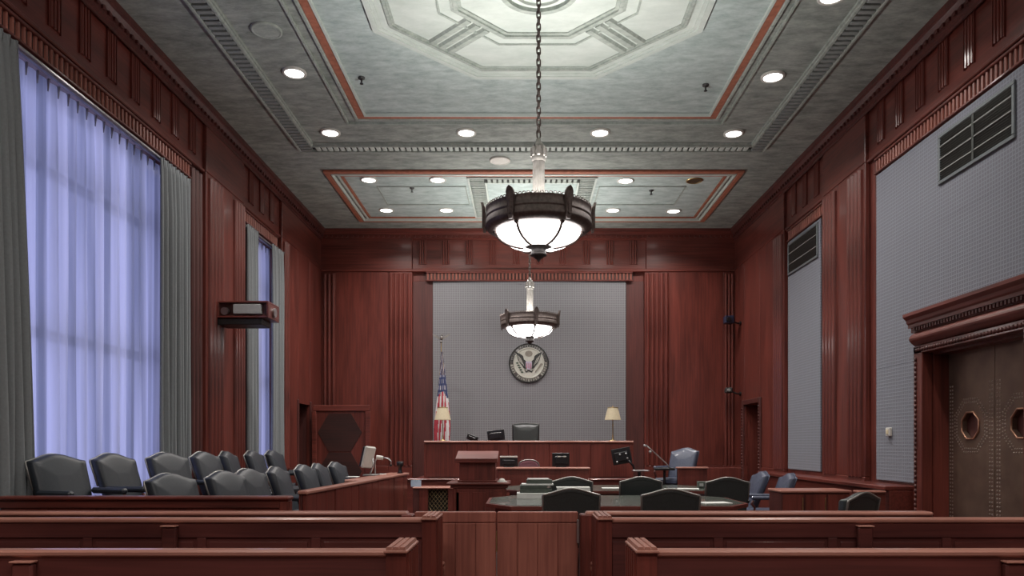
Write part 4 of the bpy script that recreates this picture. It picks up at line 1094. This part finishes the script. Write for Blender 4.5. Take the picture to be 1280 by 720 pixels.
# wing cabinet with brass mesh
YG = 13.5
r_ = thing('grille_cabinet', 'low mahogany cabinet with black diamond-mesh grilles beside the lectern', 'cabinet', (-1.4, YG+.2, 0))
x0, x1 = xx(516, YG), xx(600, YG)
MB().box(x0, x1, YG-.03, YG+.42, .70, .735, .01).build('top', WCAP, r_)
MB().box(x0, xx(524, YG), YG, YG+.38, 0, .70, .008).build('post', WDARK, r_)
MB().box(xx(524, YG), xx(535, YG), YG, YG+.05, 0, .70, .006).build('stile', WV, r_)
MB().box(xx(560, YG), xx(573, YG), YG, YG+.05, 0, .70, .006).build('stile', WV, r_)
MB().box(xx(583, YG), x1, YG, YG+.05, 0, .70, .006).build('stile', WV, r_)
MB().box(xx(524, YG), x1, YG+.3, YG+.34, 0, .70).build('backing', BLACKM, r_)
for (a, b_) in ((xx(535, YG), xx(560, YG)), (xx(573, YG), xx(583, YG))):
    MB().box(a, b_, YG+.005, YG+.05, 0, .10).build('bottom_rail', WV, r_)
    mb = MB(); z0, z1 = .1, .70; k = -z1
    for s_ in (1, -1):
        t = -1.2
        while t < 1.2:
            # line x = a+u, z = z0+t+s*u ; clip
            pts = []
            for i in range(41):
                u = (b_-a)*i/40; z = (z0+z1)/2+t+s_*u*1.25
                if z0 <= z <= z1: pts.append((a+u, YG+.02, z))
            if len(pts) > 2: mb.tube([pts[0], pts[-1]], .0026, 4)
            t += .085
    o = mb.build('mesh_wire', BRASS, r_); o['kind'] = 'stuff'
r_ = thing('notice_card', 'pale blue card standing on the grille cabinet end', 'sign', (xx(520, 13.6), 13.6, .735))
MB().box(xx(513.5, 13.6), xx(526.5, 13.6), 13.6, 13.61, .735, .85, .002).xf(Matrix.Identity(4)).build('card', SIGNB, r_)
MB().box(xx(515, 13.6), xx(525, 13.6), 13.61, 13.66, .735, .745, .002).build('foot', PAPER, r_)
# monitors
def monitor(px0, px1, py0, py1, Y, zb, lab, yaw=0, tilt=0, edge=None, stand=True):
    w_ = (px1-px0)*Y/F; h_ = (py1-py0)*Y/F; cx_ = xx((px0+px1)/2, Y); cz_ = zz((py0+py1)/2, Y)
    r_ = thing('monitor', lab, 'monitor', (cx_, Y, zb))
    M = Matrix.Translation((cx_, Y, cz_)) @ Matrix.Rotation(yaw, 4, 'Z') @ Matrix.Rotation(tilt, 4, 'Y')
    MB().box(-w_/2, w_/2, -.012, .012, -h_/2, h_/2, .006).xf(M).build('screen_panel', BLACK, r_)
    MB().box(-w_*.36, w_*.36, -.045, -.012, -h_*.32, h_*.25, .012).xf(M).build('rear_housing', BLACK, r_)
    if edge: MB().box(-w_/2, w_/2, -.02, .02, h_/2, h_/2+.03, .004).xf(M).build('top_edge', edge, r_, label='white top edge')
    if stand:
        MB().cyl((cx_, Y+.02, zb+.01), (cx_, Y+.01, cz_), .018, .015, 8).build('neck', BLACK, r_)
        MB().box(cx_-.1, cx_+.1, Y-.06, Y+.1, zb, zb+.015, .005).build('base', BLACK, r_)
    return r_, M
monitor(625, 647, 572, 583, 14.1, 1.075, 'black monitor with white top edge on the clerk counter', 0, 0, WHITE)
r, M = monitor(690, 712, 566, 583, 14.15, 1.075, 'black monitor on the clerk counter, door side of the mauve chair', .2)
for k in (-.07, .04): MB().box(k, k+.05, -.05, -.044, .05, .07).xf(M).build('sticker', WHITE, r)
monitor(583, 598, 544, 551, 15.9, 1.503, 'low tilted black screen at the window end of the judge bench', -.3, .35)
monitor(609, 631, 537.5, 551, 15.95, 1.503, 'tilted black monitor on the judge bench beside the judge chair', -.2, -.12)
r, M = monitor(765, 789, 560, 580, 14.4, .95, 'black monitor on a swing arm beside the witness box', -.25, -.18, stand=False)
for (a, b_) in ((-.02, .03), (.1, .03), (.11, -.06), (-.1, -.1)): MB().ball((a, -.055, b_), .022, 8).xf(M).build('bolt', STEEL, r)
c = M @ Vector((.1, -.03, -.08))
MB().tube([tuple(c), (c.x+.12, 14.38, c.z-.13), (c.x+.14, 14.38, c.z-.2)], .022).build('arm', BLACK, r)
MB().box(c.x+.1, c.x+.42, 14.3, 14.46, c.z-.235, c.z-.21, .006).build('tray', STEEL, r)
MB().cyl((c.x+.24, 14.4, .36), (c.x+.24, 14.4, c.z-.23), .03, None, 10).build('post', BLACK, r)
# table lamps on the bench
def lamp(px, lab):
    Y = 15.62; X_ = xx(px, Y); zb = ZJ
    r_ = thing('table_lamp', lab, 'lamp', (X_, Y, zb), 0, 'cream shaded lamps on the judge bench')
    c_ = (X_, Y, zb)
    MB().lathe([(.001, .02), (.055, .02), (.075, .012), (.08, 0)], c_, 20).build('base', BRASS, r_)
    MB().lathe([(.03, .02), (.014, .05), (.02, .09), (.010, .14), (.010, .30), (.016, .33), (.008, .36), (.008, .46)], c_, 12).build('stem', BRASS, r_)
    n = 36; vs = []
    for (r0, z) in ((.165, .44), (.16, .46), (.125, .62), (.105, .69)):
        for i in range(n): vs.append((X_+(r0+.006*math.cos(18*2*PI*i/n)*(1 if z < .6 else .4))*math.cos(2*PI*i/n), Y+(r0)*math.sin(2*PI*i/n), zb+z))
    MB().add(vs, [(j*n+i, j*n+(i+1) % n, (j+1)*n+(i+1) % n, (j+1)*n+i) for j in range(3) for i in range(n)], 0, True).build('shade', CREAM, r_)
    MB().lathe([(.107, .685), (.112, .70), (.105, .705)], c_, 24).build('shade_trim', BRASS, r_)
    MB().lathe([(.001, .74), (.012, .73), (.006, .70), (.006, .46)], c_, 8).build('finial', BRASS, r_)
lamp(553.5, 'cream shaded table lamp in front of the flag')
lamp(766, 'cream shaded table lamp on the bench against the cloth wall')

# witness box
YW = 13.6
r_ = thing('witness_box', 'mahogany witness box panel with coped top beside the blue chair', 'witness box', (3.1, YW, 0))
struct(MB().box(2.2, 4.2, 13.75, 15.4, 0, .38), 'floor_podium', CARPET)
x0, x1 = xx(847, YW), xx(884, YW)
MB().box(x0, x1, YW, YW+.06, 0, 1.06, .006).build('front_panel', WFIG, r_)
MB().box(x0-.02, x1+.02, YW-.03, YW+.10, 1.06, 1.095, .01).build('cap_rail', WCAP, r_)
MB().box(x0, x0+.06, YW-.005, YW+.07, 0, 1.06, .006).build('post', WV, r_)
MB().box(x1-.05, x1, YW+.06, YW+.4, .38, 1.06, .006).build('side_panel', WV, r_)
MB().box(x1, xx(925, 14.4), 14.3, 14.36, 0, 1.06, .006).build('wing_panel', WFIG, r_)
r_ = thing('microphone', 'gooseneck microphone leaning out over the witness box', 'microphone', (xx(838, 13.75), 13.78, 1.0))
Xa, Xb = xx(838, 13.75), xx(808, 13.75)
MB().tube([(Xa, 13.75, 1.06), (Xa-.08, 13.75, 1.16), (Xb+.08, 13.75, 1.42), (Xb, 13.75, 1.485)], .012).build('gooseneck', STEEL, r_)
MB().tube([(Xb+.02, 13.75, 1.475), (Xb-.05, 13.75, 1.49)], [.018, .022], 8).build('capsule', STEEL, r_)
MB().ball((Xb+.07, 13.75, 1.37), .03, 10).build('shock_mount', STEEL, r_)
MB().box(Xa-.3, Xa+.07, 13.66, 13.86, 1.03, 1.075, .008).build('base', BLACK, r_)
MB().cyl((Xa-.1, 13.8, .38), (Xa-.1, 13.8, 1.03), .025).build('stand', BLACK, r_)
r_ = thing('desk_box', 'small dark green box on the far counsel table corner', 'box', (xx(878, 12.2), 12.2, .79))
MB().box(xx(872, 12.2), xx(884, 12.2), 12.13, 12.27, .79, .90, .01).build('body', GREENB, r_)
MB().box(xx(873, 12.2), xx(878, 12.2), 12.12, 12.13, .82, .87, .003).build('dial', GREY, r_)

# ================================================================== FLAG, SEAL
fx, fy = xx(551.5, 16.9), 16.9
r_ = thing('flag', 'furled national flag with stars and stripes on a pole behind the bench lamp', 'flag', (fx, fy, .815))
zt = zz(428, fy)
MB().cyl((fx, fy, .83), (fx, fy, zt), .014, .012, 10).build('pole', BRASS, r_)
MB().lathe([(.001, .05), (.04, .05), (.15, .03), (.17, 0)], (fx, fy, .815), 20).build('base', BRASS, r_)
nz, na = 44, 56; vs = []
z1, z0 = zz(440, fy), zz(556, fy)
for j in range(nz+1):
    t = j/nz; z = z1+(z0-z1)*t
    R = .03+.155*min(1, t*1.25)**1.1
    for i in range(na):
        a = 2*PI*i/na
        rr = R*(1+.22*math.sin(5*a+1.4*t*3)*min(1, t*2)+.10*math.sin(9*a+2))
        vs.append((fx+.02+.06*t*.3+rr*math.cos(a)*.85, fy-.01+rr*math.sin(a)*.7, z-.05*math.sin(a*2)*t*.3))
fs, mi = [], []
mb = MB()
mb.v = vs
for j in range(nz):
    for i in range(na):
        mb.f.append((j*na+i, j*na+(i+1) % na, (j+1)*na+(i+1) % na, (j+1)*na+i)); mb.sm.append(True)
        t = j/nz; u = i/na
        if t < .24:
            m_ = 3 if i % 7 < 4 else 0
            m_ = 3 if i % 8 < 3 else (2 if (i+j) % 5 == 0 else 0)
        elif t < .52+.10*math.sin(2*PI*u):
            m_ = 2 if ((i % 5 == (j//3 % 2)*2) and j % 3 != 0) else 0
        else: m_ = 1 if int((u*16+t*3.0)) % 2 else 2
        mb.mi.append(m_)
mb.build('cloth', [BLUE, RED, FWHITE, BRASS], r_)
# eagle finial
ze = zt+.05
mb = MB().ball((fx, fy, zt+.01), .03, 10)
mb.ball((fx+.01, fy-.01, ze+.05), .038, 10, 1.4).ball((fx+.025, fy-.03, ze+.115), .022, 8)
mb.build('finial', SILVER, r_)
for s_ in (-1, 1):
    pts = [(0, .02), (s_*.06, .05), (s_*.13, .085), (s_*.20, .12), (s_*.19, .09), (s_*.13, .04), (s_*.07, -.005), (0, -.02)]
    MB().prism([(fx+p[0], ze+.03+p[1]) for p in pts], 'Y', fy-.012, fy+.012).build('wing', SILVER, r_)

sx, sz_ = xx(661, 17.94), zz(454, 17.94); ys_ = YB-.06
r_ = thing('seal', 'round national eagle seal mounted on the cloth panel above the bench', 'seal', (sx, ys_, sz_))
Ms = Matrix.Translation((sx, ys_, sz_)) @ Matrix.Rotation(PI/2, 4, 'X')
MB().lathe([(.001, .03), (.47, .03), (.47, 0)], (0, 0, 0), 56).xf(Ms).build('disc', plain('seal_ring_grey', (.27, .26, .25), .5, .2, noise=.4, nscale=50), r_)
MB().lathe([(.455, .03), (.46, .045), (.475, .045), (.48, 0)], (0, 0, 0), 56).xf(Ms).build('outer_rim', SEALD, r_)
MB().lathe([(.345, .03), (.35, .044), (.37, .044), (.375, .03)], (0, 0, 0), 56).xf(Ms).build('inner_rim', SEALC, r_)
MB().lathe([(.001, .036), (.345, .036)], (0, 0, 0), 56).xf(Ms).build('field', SEALC, r_)
mb = MB(); mb2 = MB(); rr_ = random.Random(4)
for k in range(44):
    a = 2*PI*k/44; hgt = rr_.uniform(.022, .032)
    if k % 11 == 5: continue
    b_ = MB().box(.412-hgt, .412+hgt, -.018, -.007, .03, .042).box(.412-hgt, .412+hgt, .006, .018, .03, .042) if k % 2 else MB().box(.412-hgt, .412-hgt+.01, -.018, .018, .03, .042).box(.412-hgt, .412+hgt, -.007, .007, .03, .042)
    b_.xf(Ms @ Matrix.Rotation(a, 4, 'Z'))
    (mb if 0 < a < PI else mb2).add(b_.v, b_.f)
mb.build('lettering', SEALD, r_)['kind'] = 'stuff'; mb2.build('lettering', SEALC, r_, label='pale lettering along the lower rim')['kind'] = 'stuff'
def flat(poly, z0, z1, nm, mt):
    poly = [(p[0]*1.16, (p[1]-.02)*1.22) for p in poly]
    MB().prism(poly, 'Z', z0, z1).xf(Ms).build(nm, mt, r_)
def mir(p): return [(-q[0], q[1]) for q in p]
wing = [(.055, -.03), (.05, .05), (.10, .09), (.12, .16), (.19, .205), (.27, .235), (.245, .16), (.225, .09), (.19, .02), (.14, -.03), (.11, -.08), (.07, -.10)]
flat(wing, .036, .055, 'wing', SEALD); flat(mir(wing), .036, .055, 'wing', SEALD)
for k in range(3):
    f_ = [(.10+k*.035, -.03+k*.03), (.17+k*.03, .12+k*.03), (.178+k*.03, .12+k*.03), (.112+k*.035, -.03+k*.03)]
    flat(f_, .055, .058, 'feather_line', SEALC); flat(mir(f_), .055, .058, 'feather_line', SEALC)
flat([(-.065, .05), (.065, .05), (.065, -.06), (.04, -.10), (0, -.12), (-.04, -.10), (-.065, -.06)], .04, .07, 'shield', SEALL)
for k in range(3): flat([(-.045+k*.04, .01), (-.035+k*.04, .01), (-.035+k*.04, -.09), (-.045+k*.04, -.09)], .07, .073, 'shield_stripe', RED)
flat([(-.04, .05), (-.045, .11), (-.02, .14), (.03, .14), (.045, .11), (.04, .05)], .04, .06, 'eagle_head', SEALC)
flat([(.06*math.cos(i*PI/10)*1.3, .205+.06*math.sin(i*PI/10)) for i in range(20)], .036, .048, 'glory', plain('seal_glory', (.25, .23, .19), .5, noise=.3))
flat([(-.10, -.10), (-.05, -.14), (0, -.11), (.05, -.14), (.10, -.10), (.06, -.17), (0, -.14), (-.06, -.17)], .036, .05, 'tail', SEALD)
for k in range(5):
    cx_, cy_ = -.24+k*.025, .02-k*.045
    flat([(cx_-.035, cy_), (cx_, cy_+.02), (cx_+.035, cy_), (cx_, cy_-.02)], .036, .048, 'olive_leaf', plain('seal_leaf', (.06, .09, .06), .6, noise=.2) if k == 0 else bpy.data.materials['seal_leaf'])
flat([(.12, -.16), (.14, -.17), (.29, .0), (.25, .02)], .036, .048, 'arrows', bpy.data.materials['seal_glory'])

# ================================================================== WALL FITTINGS
# bracket box on the window wall
r_ = thing('wall_box', 'boxy mahogany bracket with grey speaker bar, high on the window wall pier', 'wall box', (XL, 11.95, 3.4))
x0, x1, y0, y1, z0, z1 = XL, -4.02, 11.7, 12.22, 3.50, 3.765
MB().box(x0, x1, y0, y1, z1-.03, z1, .006).build('top_board', WX, r_)
MB().box(x0, x1, y0, y1, z0, z0+.03, .006).build('bottom_board', WX, r_)
MB().box(x0, x0+.08, y0, y1, z0+.03, z1-.03, .004).build('end_block', WX, r_)
MB().box(x1-.03, x1, y0, y1, z0+.03, z1-.03, .004).build('end_board', WX, r_)
MB().box(x0+.08, x1-.03, y0+.08, y1, z0+.03, z1-.03).build('backing', WDARK, r_)
MB().box(x0+.30, x1-.12, y0+.0, y0+.08, z0+.06, z1-.05, .01).build('speaker_bar', PALEG, r_)
MB().cyl((x0+.17, y0+.08, z0+.12), (x0+.17, y0-.01, z0+.10), .05, .06, 14).build('reflector', STEEL, r_)
MB().cyl((x1, y0+.25, z0+.12), (x1+.03, y0+.25, z0+.12), .07, .075, 14).build('reflector', STEEL, r_)
MB().box(x0+.02, x1-.12, y0+.05, y1-.05, z0-.10, z0, .01).build('under_bracket', DGREY, r_)
# vents on the right wall
def vent(y0, y1, z0, z1, lab, nm=4, mid=True):
    X_ = BR-.035
    r_ = thing('wall_vent', lab, 'vent', (X_, (y0+y1)/2, (z0+z1)/2))
    mb = MB(); t = .045
    mb.box(X_-.025, X_, y0, y1, z0, z0+t, .006).box(X_-.025, X_, y0, y1, z1-t, z1, .006).box(X_-.025, X_, y0, y0+t, z0+t, z1-t, .006).box(X_-.025, X_, y1-t, y1, z0+t, z1-t, .006)
    mb.build('frame', plain('vent_frame', (.14, .16, .17), .5, .3) if 'vent_frame' not in bpy.data.materials else bpy.data.materials['vent_frame'], r_)
    MB().box(X_-.004, X_-.001, y0+t, y1-t, z0+t, z1-t).build('duct_opening', BLACKM, r_)
    n = 18; me = None
    for i in range(n):
        z = z0+t+(z1-z0-2*t)*(i+.5)/n
        if me is None:
            o = MB().prism([(0, -.010), (0, -.006), (-.016, .010), (-.016, .006)], 'Y', y0+t, y1-t).build('louvre', DARKV, r_); me = o.data
        else: o = link(me, 'louvre', r_)
        o.location = Vector((X_-.004, 0, z))-Vector(r_.location)
    for i in range(1, nm):
        z = z0+(z1-z0)*i/nm
        MB().box(X_-.026, X_-.018, y0+t, y1-t, z-.006, z+.006).build('crossbar', GREY, r_)
    if mid: MB().box(X_-.026, X_-.018, (y0+y1)/2-.02, (y0+y1)/2+.02, z0+t, z1-t).build('mullion', DARKV, r_)
DARKV = plain('vent_dark', (.05, .055, .05), .5, .2, noise=.3)
vent(7.73, 9.16, 4.69, 5.30, 'long dark louvred vent high on the cloth wall over the bronze doors')
vent(12.92, 14.38, 4.76, 5.37, 'smaller dark louvred vent above the narrow cloth panel', 3, False)
# thermostat
r_ = thing('thermostat', 'small cream wall thermostat on the cloth panel beside the bronze doors', 'thermostat', (BR-.035, 10.38, 1.68))
MB().box(BR-.075, BR-.035, 10.33, 10.45, 1.62, 1.74, .008).build('housing', WHITE, r_)
MB().box(BR-.085, BR-.075, 10.36, 10.42, 1.65, 1.71, .003).build('dial', CREAM, r_)
# cameras in the corner
for (py, s_, lab, mt) in ((400, 1.3, 'dark blue-black camera on the side wall near the corner, upper one', plain('navy_casing', (.02, .025, .06), .4, noise=.2)), (488, .9, 'small camera on the side wall near the corner, lower one', DGREY)):
    Y = 17.4; z = zz(py, Y); X_ = xx(910, Y)
    r_ = thing('wall_camera', lab, 'camera', (XR, Y, z))
    MB().tube([(XR-.0, Y, z-.08), (XR-.08, Y, z-.08), (X_+.06, Y, z-.02)], .018).build('bracket', BLACK, r_)
    MB().cyl((XR-.03, Y, z-.08), (XR, Y, z-.08), .05, None, 12).build('mount_plate', BLACK, r_)
    MB().box(X_-.07*s_, X_+.10*s_, Y-.1, Y+.1, z-.07*s_, z+.07*s_, .02).build('housing', mt, r_)
    MB().cyl((X_-.01, Y-.10, z), (X_-.01, Y-.14, z), .045*s_, .04*s_, 12).build('lens', GREY if s_ < 1 else BLACK, r_)
# low cabinet by the right wall
YQ = 9.9
r_ = thing('side_cabinet', 'low mahogany side cabinet with doors below the narrow wall panel', 'cabinet', (xx(1012, YQ), YQ+.25, 0))
x0, x1 = xx(977, YQ), xx(1062, YQ)
MB().box(x0, x1, YQ, YQ+.5, 0, .86, .006).build('body', WDARK, r_)
MB().box(x0-.02, x1+.02, YQ-.03, YQ+.52, .86, .895, .01).build('top', WCAP, r_)
for i in range(3):
    a = x0+(x1-x0)*i/3; b_ = x0+(x1-x0)*(i+1)/3
    d_ = MB().box(a+.01, b_-.01, YQ-.02, YQ, .06, .84, .006).build('door', WFIG, r_)
    MB().box(b_-.035, b_-.022, YQ-.028, YQ-.02, .55, .80, .002).build('hinge', BRASS, d_)
r_ = thing('side_partition', 'low mahogany partition stepping from the cabinet to the bronze door casing', 'partition', (4.3, 8.5, 0))
MB().prism([(9.85, 0), (9.72, 0), (9.72, .87), (9.85, .87)], 'X', xx(1062, YQ)+.03, 4.72).build('board', WX, r_)
MB().box(xx(1062, YQ)+.03, 4.72, 9.69, 9.88, .87, .90, .01).build('cap_rail', WCAP, r_)
